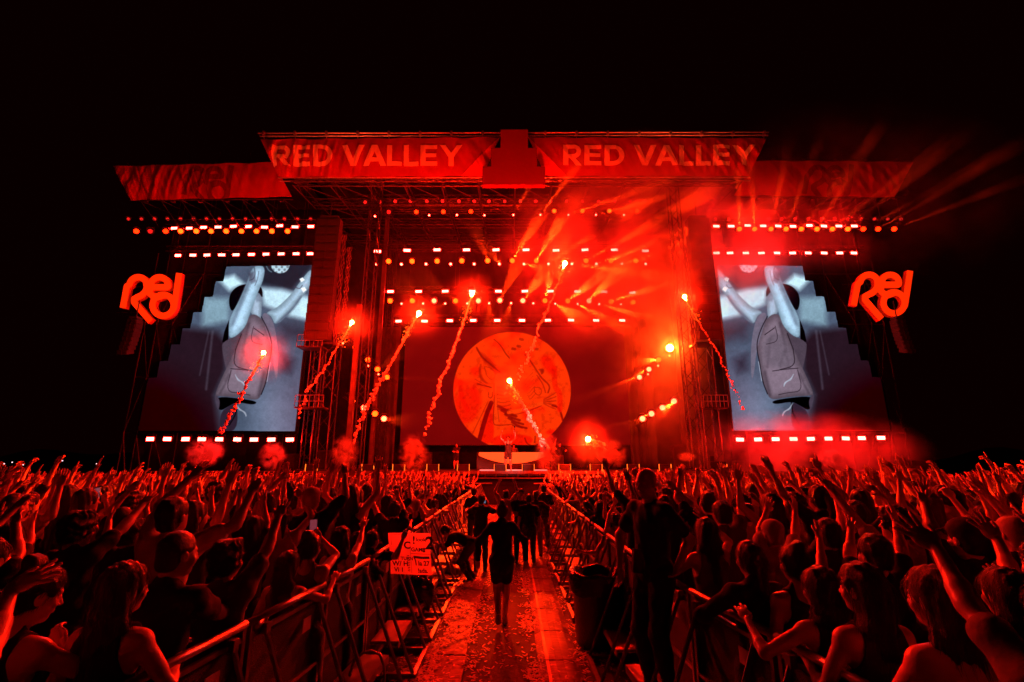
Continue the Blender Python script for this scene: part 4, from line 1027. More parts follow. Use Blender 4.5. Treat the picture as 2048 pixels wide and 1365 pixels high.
l = bpy.data.lights.new('follow_spot', 'SPOT'); l.energy = 9000; l.color = (1, .5, .38); l.spot_size = R(7.5); l.spot_blend = .6; l.shadow_soft_size = .1
o = bpy.data.objects.new('follow_spot', l); o.location = (9, 8, 10); o.rotation_euler = (P(1022, 905, 27.9) - o.location).to_track_quat('-Z', 'Y').to_euler(); COL.objects.link(o)
# ================================================================ AISLE AND BARRIERS
def ribs(name, base, rough, metal, sx, sy):
    m = mat(name, base, rough, metal, noise=.35, nscale=5); nt = m.node_tree; b = nt.nodes['Principled BSDF']
    tc = nt.nodes.new('ShaderNodeTexCoord'); mp = nt.nodes.new('ShaderNodeMapping'); mp.inputs['Scale'].default_value = (sx, sy, 1); nt.links.new(tc.outputs['Object'], mp.inputs['Vector'])
    w = nt.nodes.new('ShaderNodeTexWave'); w.bands_direction = 'Y'; w.inputs['Scale'].default_value = 1; w.inputs['Distortion'].default_value = 3.5; w.inputs['Detail'].default_value = 1; w.inputs['Detail Scale'].default_value = 2.5
    nt.links.new(mp.outputs['Vector'], w.inputs['Vector']); bp = nt.nodes.new('ShaderNodeBump'); bp.inputs['Strength'].default_value = .9; bp.inputs['Distance'].default_value = .012
    nt.links.new(w.outputs['Fac'], bp.inputs['Height']); nt.links.new(bp.outputs['Normal'], b.inputs['Normal']); return m
M['ramp'] = ribs('cable_ramp_rubber', (.22, .18, .15), .42, .1, 3, 11)
M['ramp_old'] = ribs('worn_ramp_rubber', (.13, .10, .09), .5, .1, 3, 11)
M['mat_dark'] = mat('dark_floor_covering', (.02, .018, .016), .85, noise=.6, nscale=5, bump=.4, bscale=40)
M['yellow_strip'] = mat('yellow_ramp_lid', (.55, .32, .10), .4, noise=.3, nscale=10, bump=.3)
o = MB().box((0, 0, .006), (1.45, 27, .008)).obj('aisle_path', 'mat_dark'); o.location = (-.15, 13.2, 0); tag(o, kind='structure')
ramp = None
for i in range(24):
    if ramp is None:
        b = MB(); prof = [(.0, .012), (.08, .045), (.16, .052), (.30, .052), (.38, .045), (.47, .012)]; v = []
        for y in (0, .985): v += [(x, y, z) for x, z in prof] + [(x, y, .008) for x, _ in prof[::-1]]
        n = len(prof) * 2; b.add(v, [(k, (k + 1) % n, n + (k + 1) % n, n + k) for k in range(n)] + [tuple(range(n))[::-1], tuple(range(n, 2 * n))])
        ramp = b.obj('cable_ramp', 'ramp'); MB().box((.10, .49, .054), (.035, .97, .008)).obj('lid_edge', 'yellow_strip', ramp); r = ramp
        MB().box((.24, .49, .053), (.09, .97, .006)).box((.23, .02, .054), (.42, .012, .004)).obj('cable_lid', 'ramp_old', ramp)
    else: r = copy_tree(ramp)
    r.location = (.30, 2.2 + i, 0); r.rotation_euler.z = R(rnd.uniform(-.5, .5))
    tag(r, 'ribbed cable ramp section laid along the right side of the aisle', 'cable ramp', 'cable ramps on the right of the aisle')
ramp2 = None
for i in range(24):
    if ramp2 is None:
        ramp2 = MB().box((.17, .49, .022), (.34, .975, .03)).box((.17, .49, .040), (.05, .97, .008)).obj('floor_plate', 'ramp_old'); r = ramp2
    else: r = copy_tree(ramp2)
    r.location = (-.87 + .012 * math.sin(i), 2.4 + i, 0); r.rotation_euler.z = R(rnd.uniform(-.8, .8))
    tag(r, 'worn ribbed floor plate under the confetti at the left of the aisle', 'floor plate', 'floor plates on the left of the aisle')
# confetti
def confetti(n, seed):
    q = np.random.RandomState(seed); y = 3.2 + 22 * q.rand(n) ** 1.5; x = q.randn(n) * .0
    zone = q.rand(n); x = np.where(zone < .56, -.88 + q.randn(n) * .22, np.where(zone < .72, .22 + q.randn(n) * .07, np.where(zone < .88, 1.0 + q.randn(n) * .18, -1.5 + 3 * q.rand(n))))
    z = np.where((x > .4) & (x < .6), .066, np.where((x > .3) & (x < .77), .05, np.where((x > -.88) & (x < -.52), .05, .018)))
    cl = vnoise(x * 3.1 + 9, y * 1.7 + 5, 31); kp_ = q.rand(n) < np.clip((cl - .38) * 5, .04, 1); x, y, z = x[kp_], y[kp_], z[kp_]; n = len(x)
    L, Wd = .014 + .016 * q.rand(n), .006 + .004 * q.rand(n); a = q.rand(n) * 6.28; tl = q.randn(n) * .25; cu = q.rand(n) * .012
    ca, sa = np.cos(a), np.sin(a); V = []
    for (u, w_, lift) in ((-1, -1, 0), (1, -1, 1), (1, 1, 1), (-1, 1, 0)):
        V.append(np.stack([x + ca * u * L - sa * w_ * Wd, y + sa * u * L + ca * w_ * Wd, z + .004 + (tl * u * .02 + cu * lift).clip(0)], -1))
    V = np.stack(V, 1).reshape(-1, 3); F_ = np.arange(4 * n).reshape(n, 4); return npmesh('confetti', V, F_, False)
M['paper'] = mat('confetti_paper', (.50, .45, .42), .6, noise=.2, nscale=3, rand=0)
tag(link('confetti', confetti(40000, 4), 'paper'), 'pale paper confetti scattered along both edges of the aisle', 'confetti', kind='stuff')

# crowd barriers (vertical panel, slanted braces on the aisle side, step plate)
M['panel'] = mat('perforated_panel', (.014, .014, .014), .7, .0, noise=.2, nscale=90, bump=.7, bscale=120)
M['sticker'] = mat('barrier_sticker', (.55, .5, .48), .6, noise=.2)
def make_barrier():
    t = empty('crowd_barrier')     # +x is the aisle side, 1.06 long in y
    b = MB()
    for y in (.03, 1.03): b.box((0, y, .6), (.035, .035, 1.18))
    for z in (.09, .62, 1.12): b.box((.0, .53, z), (.028, .97, .028))
    b.obj('panel_frame', 'steel', t)
    MB().box((-.02, .53, .60), (.006, .95, .98)).obj('perforated_sheet', 'panel', t)
    b = MB(); b.tube((.0, .0, 1.2), (.0, 1.055, 1.2), .026, 10); b.box((.012, .10, 1.165), (.03, .09, .05)); b.obj('top_rail', 'alu', t, True)
    for y in (.16, .90):
        MB().tube((.03, y, 1.13), (.50, y, .05), .018, 6).box((.03, y, 1.13), (.05, .05, .07)).obj('brace', 'steel', t)
    b = MB(); b.box((.26, .16, .035), (.54, .05, .05)).box((.26, .90, .035), (.54, .05, .05)).box((.51, .53, .035), (.05, .80, .05)); b.obj('foot_frame', 'steel', t)
    b = MB(); b.box((.18, .53, .34), (.30, .72, .03)); b.box((.32, .53, .31), (.02, .72, .05)); b.obj('step_plate', 'alu', t)
    MB().box((.026, .75, .98), (.006, .12, .10)).obj('sticker', 'sticker', t)
    return t
bar0 = make_barrier(); first = True
BLX = lambda y: -1.55 - .10 * max(0, 5.3 - y)
BRX = lambda y: 1.40 + .12 * max(0, 4.9 - y)
def barline(x_of_y, side, y0, n):
    global first
    y = y0
    for i in range(n):
        x, x2 = x_of_y(y), x_of_y(y + 1.07); ang = math.atan2(-(x2 - x), 1.07)
        if side < 0: r = bar0 if first else copy_tree(bar0); r.location = (x, y, 0); r.rotation_euler.z = ang
        else: r = copy_tree(bar0); r.location = (x2, y + 1.07, 0); r.rotation_euler.z = ang + math.pi
        first = False
        sd = 'left' if side < 0 else 'right'
        lab = ('nearest steel crowd barrier on the %s side of the aisle' if i == 0 else 'second nearest steel crowd barrier on the %s side of the aisle' if i == 1 else 'steel crowd barrier in the long line on the %s of the aisle') % sd
        tag(r, lab, 'barrier', 'crowd barriers along the %s of the aisle' % sd); y += 1.075
barline(BLX, -1, 2.45, 21)
barline(BRX, 1, 2.2, 21)

# pit barrier and rails in front of the stage
b = MB()
for x0, x1 in ((-15, -1.0), (1.1, 15)):
    b.tube((x0, 25.6, 1.2), (x1, 25.6, 1.2), .03, 6)
o = b.obj('front_rail', 'alu')
t = empty('pit_barrier', (0, 25.6, 0)); o.parent = t; o.location = (0, -25.6, 0); tag(t, 'long metal rail in front of the stage beyond the far end of the aisle', 'barrier')
b = MB()
for k in range(28):
    x = -15 + k * 1.07
    if -1.3 < x < 1.3: continue
    b.box((x, 25.6, .6), (.05, .05, 1.18))
wobj(b, 'rail_post', 'steel', t)

# litter and bins beside the aisle
M['bin_bag'] = mat('shiny_bin_bag', (.02, .02, .02), .22, noise=.4, nscale=6, bump=1.0, bscale=8)
M['foil'] = mat('crumpled_clear_plastic', (.40, .36, .34), .18, noise=.3, bump=1.0, bscale=14)
def crumple(loc, r, m, name, label, cat, seed, sc=(1, 1, .6), loose=.25):
    q = random.Random(seed); b = MB(); b.ball((0, 0, 0), r, 26, 16, sc)
    ph = [q.uniform(0, 6) for _ in range(6)]
    for i, v in enumerate(b.v):
        n = Vector(v).normalized(); k = 1 + loose * (.5 * math.sin(n.x * 9 + ph[0] + 3 * math.sin(n.y * 7 + ph[1])) + .4 * math.sin(n.z * 13 + ph[2] + 2 * math.sin(n.x * 11)) + .3 * math.sin(n.y * 23 + ph[3]))
        b.v[i] = tuple(Vector(v) * k)
    zmin = min(v[2] for v in b.v); o = b.obj(name, m, None, True); o.location = Vector(loc) - Vector((0, 0, zmin)); tag(o, label, cat); return o
c = PZ(1205, 1300, 0)
b = MB().lathe((0, 0, 0), [(.0, .0), (.27, .0), (.30, .05), (.33, .75), (.36, .78), (.36, .83), (.31, .84), (.30, .5), (0, .45)], 22)
o = b.obj('waste_bin', 'black_plastic', None, True); o.location = (c.x, c.y + .15, 0); tag(o, 'black waste bin standing inside the right-hand barrier braces', 'bin')
bl = MB(); bl.lathe((0, 0, 0), [(.365, .62), (.38, .8), (.37, .87), (.31, .86), (.28, .7), (0, .66)], 22)
for i, v in enumerate(bl.v): bl.v[i] = (v[0] * (1 + .03 * math.sin(i * 2.1)), v[1] * (1 + .03 * math.sin(i * 1.3)), v[2] + .02 * math.sin(i * 1.7))
bl.obj('bin_bag', 'bin_bag', o, True)
crumple(PZ(1190, 1205, .35), .26, 'foil', 'plastic_bag', 'crumpled shiny clear plastic bag between the right barrier braces', 'bag', 3, (1.1, .8, .45))
crumple(PZ(1225, 1215, .35), .2, 'foil', 'plastic_bag', 'small crumpled clear plastic heap beside the black waste bin', 'bag', 5, (1.1, .8, .5))
crumple(PZ(832, 1235, .1), .25, 'bin_bag', 'bin_bag', 'full black bag slumped inside the left barrier braces', 'bag', 7, (.9, .9, 1.0))
crumple(PZ(790, 1255, .1), .2, 'foil', 'plastic_bag', 'crumpled clear plastic lying behind the black bag on the left', 'bag', 8, (1.2, .9, .5))
crumple(PZ(905, 1150, .05), .16, 'foil', 'plastic_bag', 'clear plastic sheet at the feet of the bending man', 'bag', 9, (1.3, .9, .5))
crumple(PZ(1160, 1120, .05), .14, 'foil', 'plastic_bag', 'scrap of clear plastic beside the farther right barriers', 'bag', 10, (1.4, .9, .5))
# round-backed metal sign or chair back at the bottom of the left barrier
c = PZ(735, 1345, .35); b = MB(); pts = [(-.16, 0, -.35), (-.16, 0, .02), (-.12, 0, .12), (-.04, 0, .16), (.04, 0, .16), (.12, 0, .12), (.16, 0, .02), (.16, 0, -.35)]
b.path(pts, .014, 6); b.path([(-.16, .0, -.05), (.16, 0, -.05)], .008, 5)
o = b.obj('bent_tube_frame', 'steel', None, True); o.location = (c.x, c.y, .35); o.rotation_euler = (R(-15), 0, R(35)); tag(o, 'small bent metal tube frame at the foot of the nearest left barrier', 'frame')

# hand-lettered cardboard poster hanging over the left barrier
M['card'] = mat('poster_card', (.62, .30, .28), .85, noise=.12, nscale=6, bump=.2)
nt_ = M['card'].node_tree; tr_ = nt_.nodes.new('ShaderNodeBsdfTranslucent'); tr_.inputs['Color'].default_value = (.95, .75, .72, 1); mx2 = nt_.nodes.new('ShaderNodeMixShader'); mx2.inputs[0].default_value = .75
nt_.links.new(nt_.nodes['Principled BSDF'].outputs[0], mx2.inputs[1]); nt_.links.new(tr_.outputs[0], mx2.inputs[2]); nt_.links.new(mx2.outputs[0], nt_.nodes['Material Output'].inputs['Surface'])
M['marker'] = mat('black_marker', (.03, .02, .02), .8)
tl, tr, br_, bl_ = [PZ(x, y, z) for (x, y), z in (((777, 1066), 1.16), ((861, 1067), 1.16), ((863, 1151), .62), ((784, 1148), .62))]
Yp_ = 6.35
tl, tr, br_, bl_ = P(777, 1066, Yp_), P(861, 1067, Yp_ + .35), P(863, 1151, Yp_ + .30), P(781, 1148, Yp_ - .05)
poster = empty('cardboard_poster', bl_); tag(poster, 'hand-lettered cardboard poster held over the left barrier', 'poster')
nn = (tr - tl).cross(bl_ - tl).normalized(); nn = nn if nn.y < 0 else -nn
def onp(u, v, off=.004): return bl_ + (br_ - bl_) * u * (1 - v) + (tr - bl_) * 0 + ((tl - bl_) * v) * (1 - u) + ((tr - bl_) * v) * u + nn * off
def onp(u, v, off=.004):
    a = bl_ + (br_ - bl_) * u; c = tl + (tr - tl) * u; return a + (c - a) * v + nn * (off + .012 * math.sin(v * 5 + u * 2))
b = MB(); g = 13
vv = [onp(i / (g - 1), j / (g - 1), 0) for i in range(g) for j in range(g)]; v2 = [p - nn * .004 for p in vv]
F_ = [(i * g + j, (i + 1) * g + j, (i + 1) * g + j + 1, i * g + j + 1) for i in range(g - 1) for j in range(g - 1)]
b.add(vv, F_); wobj(b, 'card_sheet', 'card', poster)
def text_mesh(txt_, u, v, h, b, bold=.02):
    cu = bpy.data.curves.new('t', 'FONT'); cu.body = txt_; cu.size = 1; cu.offset = bold; ob = bpy.data.objects.new('t', cu); COL.objects.link(ob)
    dg = bpy.context.evaluated_depsgraph_get(); me = ob.evaluated_get(dg).to_mesh()
    b.add([onp(u + q.co.x * h, v + q.co.y * h, .007) for q in me.vertices], [tuple(p.vertices) for p in me.polygons]); bpy.data.objects.remove(ob); bpy.data.curves.remove(cu)
b = MB()
for t_, u, v, h in (('!', .55, .74, .26), ('look', .64, .80, .13), ('2', .86, .62, .42), ('GAME', .51, .555, .13), ('8', .79, .54, .15), ('la 27', .66, .22, .15), ('!ada.', .64, .05, .14), ('C', .34, .62, .24), ('MY TURN', .06, .34, .11), ('W/ H', .04, .20, .16), ('Vi 1', .08, .06, .14)):
    text_mesh(t_, u, v, h, b, .03)
def qd(pts, w=.012):
    for (u0, v0), (u1, v1) in zip(pts[:-1], pts[1:]):
        d = Vector((u1 - u0, v1 - v0)); L = d.length; n2 = Vector((-d.y, d.x)) / L * w
        b.add([onp(u0 + n2.x, v0 + n2.y, .007), onp(u1 + n2.x, v1 + n2.y, .007), onp(u1 - n2.x, v1 - n2.y, .007), onp(u0 - n2.x, v0 - n2.y, .007)], [(0, 1, 2, 3)])
qd([(.50, .50), (1.0, .49)], .004); qd([(.48, .98), (.49, .04)], .003); qd([(.56, .42), (.78, .40), (.96, .41)], .028); qd([(.56, .43), (.60, .34), (.61, .22)], .014)
for k in range(9): qd([(.05 + .025 * k, .965), (.062 + .025 * k, .965)], .012)
for k in range(8): qd([(.05, .93 - .03 * k), (.06, .93 - .03 * k)], .01)
for k in range(10): qd([(.40, .45 - .04 * k), (.455, .44 - .04 * k)], .008)
wobj(b, 'lettering', 'marker', poster)

# far lights behind the field
for i, (px, py) in enumerate(((118, 922), (126, 922), (112, 934), (195, 928), (10, 928), (48, 930), (1718, 933), (26, 925))):
    p = P(px, py, 120); b = MB(); b.tube((0, 0, -p.z), (0, 0, 0), .08, 6); o = b.obj('floodlight_mast', 'black_metal'); o.location = p
    MB().box((0, -.2, 0), (.55 if i < 4 else .3, .2, .35)).obj('lamp_head', emat('far_lamp_glow', (1.6, .9, 1.0) if i < 5 else (.5, .2, .2), 2.0, 'NONE') if i < 1 else 'far', o) if i < 1 else None
    if i == 0: M['far'] = emat('far_lamp', (1.3, .8, .85), 1.6, 'NONE')
    else: MB().box((0, -.2, 0), (.26 if i < 4 else .12, .2, .2)).obj('lamp_head', 'far', o)
    tag(o, 'tiny white lamp far behind the crowd, %s' % ['in the brightest left cluster', 'beside the brightest one', 'lowest of the left cluster', 'alone left of the stage', 'at the left picture edge', 'faint and low at the far left', 'behind the right stage wing', 'second from the left picture edge'][i], 'lamp')
# dark far hills
b = MB(); n = 60; v = []
for i in range(n):
    x = -420 + 840 * i / (n - 1); v += [(x, 380, -1), (x, 380 + 30, 7 + 5 * math.sin(i * .35) + 3 * math.sin(i * .9))]
b.add(v, [(2 * i, 2 * i + 2, 2 * i + 3, 2 * i + 1) for i in range(n - 1)]); tag(b.obj('hills', 'ground', None, True), kind='structure')
# small speaker stacks and gear on deck
for px, py, w, h, lab in ((575, 925, .9, 1.0, 'black flight case on the left wing of the stage'), (850, 917, .7, 1.1, 'stack of black loudspeakers left of the curved riser'), (655, 915, 1.1, 1.2, 'pair of black speaker boxes at the foot of the left lattice tower'),
                          (1360, 905, .8, 1.5, 'tall black equipment rack at the right side of the stage'), (1478, 905, .5, .6, 'small case on the right wing of the stage'), (695, 900, .9, 1.8, 'tall dark speaker stack behind the left mast'), (1115, 925, .7, .9, 'dark loudspeaker box right of the curved riser')):
    p = P(px, 944, 30.0); b = MB().box((0, 0, h / 2), (w, .6, h)); r = b.obj('equipment_case', 'black_plastic'); r.location = (p.x, 30.0, ZD + .001); bv = r.modifiers.new('b', 'BEVEL'); bv.width = .02
    MB().box((0, -.305, h * .5), (w * .86, .012, h * .84)).obj('front_grille', 'grille', r); MB().tube((-w / 2 - .02, 0, h * .55), (-w / 2 - .02, .15, h * .55), .02).tube((w / 2 + .02, 0, h * .55), (w / 2 + .02, .15, h * .55), .02).obj('handle', 'steel', r)
    tag(r, lab, 'equipment case')
# ================================================================ PEOPLE: smooth-blended bodies
class Fld:
    """list of blended shapes: (kind, data, k, bbox_lo, bbox_hi)"""
    def __init__(s): s.p = []
    def cone(s, a, b, ra, rb, k=.02):
        a, b = np.array(a, float), np.array(b, float); r = max(ra, rb)
        s.p.append(('c', (a, b, ra, rb), k, np.minimum(a, b) - r, np.maximum(a, b) + r)); return s
    def ell(s, c, r, k=.02, Rm=None):
        c, r = np.array(c, float), np.array(r, float)
        ext = r if Rm is None else np.sqrt(((np.array(Rm) * r[None, :]) ** 2).sum(1))
        s.p.append(('e', (c, r, Rm), k, c - ext, c + ext)); return s
    def sub(s, c, r, k=.01, Rm=None):
        s.ell(c, r, k, Rm); q = s.p.pop(); s.p.append(('s',) + q[1:]); return s
    def plane(s, pt, n, k=.006):
        """keep the side n points away from"""
        s.p.append(('p', (np.array(pt, float), np.array(n, float)), k, None, None)); return s
    def bounds(s):
        lo = np.min([q[3] for q in s.p if q[0] in 'ce'], 0); hi = np.max([q[4] for q in s.p if q[0] in 'ce'], 0); return lo, hi
def dist(kind, d, X, Y, Z):
    if kind == 'c':
        a, b, ra, rb = d; ab = b - a; L2 = float(ab @ ab) + 1e-12
        t = np.clip(((X - a[0]) * ab[0] + (Y - a[1]) * ab[1] + (Z - a[2]) * ab[2]) / L2, 0, 1)
        return np.sqrt((X - a[0] - ab[0] * t) ** 2 + (Y - a[1] - ab[1] * t) ** 2 + (Z - a[2] - ab[2] * t) ** 2) - (ra + (rb - ra) * t)
    c, r, Rm = d; x, y, z = X - c[0], Y - c[1], Z - c[2]
    if Rm is not None:
        Q = np.array(Rm); x, y, z = x * Q[0, 0] + y * Q[1, 0] + z * Q[2, 0], x * Q[0, 1] + y * Q[1, 1] + z * Q[2, 1], x * Q[0, 2] + y * Q[1, 2] + z * Q[2, 2]
    k0 = np.sqrt((x / r[0]) ** 2 + (y / r[1]) ** 2 + (z / r[2]) ** 2); k1 = np.sqrt((x / r[0] ** 2) ** 2 + (y / r[1] ** 2) ** 2 + (z / r[2] ** 2) ** 2)
    return k0 * (k0 - 1) / (k1 + 1e-9)
def surf(F, h, lo=None, hi=None, disp=None, cut=None):
    """mesh of the zero level (surface nets); cut: list of (lo,hi) boxes whose inside is left out"""
    l0, h0 = F.bounds(); lo = l0 - .02 if lo is None else np.array(lo, float); hi = h0 + .02 if hi is None else np.array(hi, float)
    lo = lo - 2 * h; n = np.ceil((hi + 2 * h - lo) / h).astype(int) + 1
    ax = [lo[i] + h * np.arange(n[i]) for i in range(3)]
    f = np.full(n, .25, np.float32)
    for kind, d, k, bl, bh in F.p:
        if kind == 'p':
            pt, nn = d
            v = (ax[0][:, None, None] - pt[0]) * nn[0] + (ax[1][None, :, None] - pt[1]) * nn[1] + (ax[2][None, None, :] - pt[2]) * nn[2]
            f = np.maximum(f, v.astype(np.float32)); continue
        m = k + 3 * h; i0 = np.clip(np.floor((bl - m - lo) / h).astype(int), 0, n); i1 = np.clip(np.ceil((bh + m - lo) / h).astype(int) + 1, 0, n)
        if (i1 <= i0).any(): continue
        sl = tuple(slice(a, b) for a, b in zip(i0, i1))
        X, Y, Z = ax[0][sl[0]][:, None, None], ax[1][sl[1]][None, :, None], ax[2][sl[2]][None, None, :]
        v = dist('e' if kind == 's' else kind, d, X, Y, Z).astype(np.float32); g = f[sl]
        if kind == 's':
            v = -v; hh = np.clip(.5 - .5 * (g - v) / k, 0, 1); f[sl] = g * (1 - hh) + v * hh + k * hh * (1 - hh)
        else:
            hh = np.clip(.5 + .5 * (v - g) / k, 0, 1); f[sl] = v * (1 - hh) + g * hh - k * hh * (1 - hh)
    if disp is not None: f = f + disp(ax[0][:, None, None], ax[1][None, :, None], ax[2][None, None, :]).astype(np.float32)
    ins = f < 0
    c8 = [ins[i:n[0] - 1 + i, j:n[1] - 1 + j, k:n[2] - 1 + k] for i in (0, 1) for j in (0, 1) for k in (0, 1)]
    s = sum(c.astype(np.uint8) for c in c8); act = (s > 0) & (s < 8)
    I = np.argwhere(act)
    if not len(I): return np.zeros((0, 3)), np.zeros((0, 4), int)
    vid = np.full(act.shape, -1, np.int32); vid[act] = np.arange(len(I))
    C = np.stack([f[I[:, 0] + i, I[:, 1] + j, I[:, 2] + k] for i in (0, 1) for j in (0, 1) for k in (0, 1)], 1)
    off = np.array([(i, j, k) for i in (0, 1) for j in (0, 1) for k in (0, 1)], np.float32)
    acc = np.zeros((len(I), 3), np.float32); cnt = np.zeros(len(I), np.float32)
    for a in range(8):
        for b in range(a + 1, 8):
            if np.abs(off[a] - off[b]).sum() != 1: continue
            fa, fb = C[:, a], C[:, b]; m = (fa < 0) != (fb < 0); t = np.where(m, fa / (fa - fb + 1e-12), 0)
            acc += m[:, None] * (off[a] + (off[b] - off[a]) * t[:, None]); cnt += m
    V = (I + acc / cnt[:, None]) * h + lo
    Q = []
    for axn in range(3):
        sh = [slice(1, n[i] - 1) for i in range(3)]; sh[axn] = slice(0, n[axn] - 1); s2 = list(sh); s2[axn] = slice(1, n[axn])
        A, B = ins[tuple(sh)], ins[tuple(s2)]; E = np.argwhere(A != B)
        if not len(E): continue
        fl = A[tuple(E.T)]; base = E.copy(); o = [i for i in range(3) if i != axn]
        for i in o: base[:, i] += 1
        def g(du, dv):
            q = base.copy(); q[:, o[0]] -= du; q[:, o[1]] -= dv; return vid[q[:, 0], q[:, 1], q[:, 2]]
        q = np.stack([g(1, 1), g(0, 1), g(0, 0), g(1, 0)], 1)
        flip = fl if axn != 1 else ~fl
        q[~flip] = q[~flip][:, ::-1]; Q.append(q)
    Fc = np.concatenate(Q); Fc = Fc[(Fc >= 0).all(1)]
    if cut:
        cen = V[Fc].mean(1); keep = np.ones(len(Fc), bool)
        for cl, ch in cut: keep &= ~((cen > cl) & (cen < ch)).all(1)
        Fc = Fc[keep]; u, inv = np.unique(Fc, return_inverse=True); V = V[u]; Fc = inv.reshape(Fc.shape)
    return V, Fc
def join(parts):
    vs, fs, n = [], [], 0
    for v, f in parts:
        if len(v): vs.append(v); fs.append(f + n); n += len(v)
    return np.concatenate(vs), np.concatenate(fs)
def rotm(ax, a):
    c, s = math.cos(a), math.sin(a)
    return np.array({'x': [[1, 0, 0], [0, c, -s], [0, s, c]], 'y': [[c, 0, s], [0, 1, 0], [-s, 0, c]], 'z': [[c, -s, 0], [s, c, 0], [0, 0, 1]]}[ax])
def unit(v): v = np.array(v, float); return v / (np.linalg.norm(v) + 1e-9)
def ik(sh, tg, pole, l1=.29, l2=.26):
    sh, tg = np.array(sh, float), np.array(tg, float); d = tg - sh; L = np.linalg.norm(d); u = d / (L + 1e-9)
    L = min(L, (l1 + l2) * .995); tg = sh + u * L
    a = (l1 ** 2 - l2 ** 2 + L * L) / (2 * L); hh = math.sqrt(max(l1 ** 2 - a * a, 0)); p = np.array(pole, float); p = p - (p @ u) * u
    return sh + u * a + unit(p) * hh, tg

def hand(F, wr, d, nrm, side, pose='open', sp=1.0, fat=1.0, q=None):
    """wr wrist, d finger direction, nrm out of the palm, side: +1 thumb on +s side"""
    q = q or random.Random(1); d = unit(d); nrm = unit(np.array(nrm) - (np.array(nrm) @ d) * d); s = np.cross(d, nrm) * side
    Rm = np.stack([s, d, nrm], 1)
    F.ell(wr + d * .052, (.040 * fat, .052, .0155 * fat), .012, Rm)
    F.ell(wr + d * .035 + s * .026 + nrm * .006, (.016, .030, .013), .01, Rm)
    curl = {'open': .12, 'relax': .55, 'fist': 1.55, 'grip': 1.2, 'point': 1.5}[pose]; spread = {'open': .16, 'relax': .06, 'fist': .0, 'grip': .02, 'point': .02}[pose] * sp
    for i, (o, L) in enumerate(((.029, .070), (.0095, .080), (-.010, .075), (-.028, .059))):
        c = curl * q.uniform(.6, 1.5) if pose != 'point' or i else .05
        a = spread * (1.4 - i) * q.uniform(.8, 1.2)
        b0 = wr + d * (.094 - abs(i - 1.2) * .004) + s * o
        dr = unit(d * math.cos(a) + s * math.sin(a)); p = b0
        for j, fr in enumerate((.45, .31, .24)):
            ang = c * (.45, .62, .5)[j]; dn = unit(dr * math.cos(ang) + nrm * math.sin(ang)); nn_ = p + dn * L * fr
            F.cone(p, nn_, (.0092, .0083, .0075)[j] * fat, (.0083, .0075, .0066)[j] * fat, .004); p = nn_; dr = dn
    t0 = wr + d * .026 + s * .030; ta = .55 if pose in ('open',) else .25; t1 = t0 + unit(d * .8 + s * ta * sp + nrm * .35) * .036; t2 = t1 + unit(d * 1.0 + s * ta * .5 + nrm * (.3 if pose == 'open' else 1.0)) * .032
    F.cone(wr + d * .012 + s * .018, t0, .013, .012, .01); F.cone(t0, t1, .0115 * fat, .0098 * fat, .005); F.cone(t1, t2, .0098 * fat, .0082 * fat, .004)

def pose_of(p):
    """joint positions in person space (faces +Y)"""
    J = {}; Rt = rotm('z', p.get('twist', 0)) @ rotm('x', -p.get('lean', 0)) @ rotm('y', p.get('side', 0)); J['R'] = Rt
    pel = np.array((0, 0, .95 + p.get('dz', 0))); J['pel'] = pel
    up = lambda x, y, z: pel + Rt @ np.array((x, y, z)); J['up'] = up
    fem = p.get('fem', 0); J['fem'] = fem; J['neck'] = up(0, -.012, .53); sw = .178 - .02 * fem; J['sw'] = sw
    J['Rh'] = rotm('z', p.get('twist', 0) + p.get('yaw', 0)) @ rotm('x', -p.get('nod', 0) - p.get('lean', 0) * .45) @ rotm('y', p.get('tilt', 0))
    J['head'] = J['neck'] + Rt @ np.array((0, .0, .045)) + J['Rh'] @ np.array((0, .03, .115))
    J['arm'] = {}
    for sd, key in ((-1, 'L'), (1, 'R')):
        a = p.get(key, ('down',)); sh = up(sd * sw, -.01, .455)
        if a[0] == 'down': wr = sh + Rt @ np.array((sd * .10, .08, -.50)); pole = Rt @ np.array((sd * .5, -1, 0)); hd = None
        elif a[0] == 'rel': wr = sh + Rt @ np.array((sd * a[1], a[2], a[3])); pole = Rt @ np.array((sd * (a[5] if len(a) > 5 else .8), a[6] if len(a) > 6 else .1, a[7] if len(a) > 7 else -.5)); hd = a[4] if len(a) > 4 else 'open'
        else: wr = np.array(a[1], float); pole = np.array(a[2], float); hd = a[3]
        raise_ = np.clip((wr[2] - sh[2]) / .5, 0, 1); sh = up(sd * (sw - .022 * raise_), .01 * raise_, .455 + .055 * raise_)
        el, wr = ik(sh, wr, pole); J['arm'][key] = (sh, el, wr, hd or 'relax', sd)
    st = p.get('stride', 0); J['leg'] = {}
    for sd, key in ((-1, 'l'), (1, 'r')):
        hip = pel + np.array((sd * .088, 0, -.03)); ft = p.get('feet', {}).get(key)
        ank = np.array((sd * p.get('stance', .11), sd * st, .085 + (.10 if (st and sd < 0) else 0))) if ft is None else np.array(ft, float)
        kn, ank = ik(hip, ank, (0, 1, 0) if 'kpole' not in p else p['kpole'], .43, .425); J['leg'][key] = (hip, kn, ank)
    return J
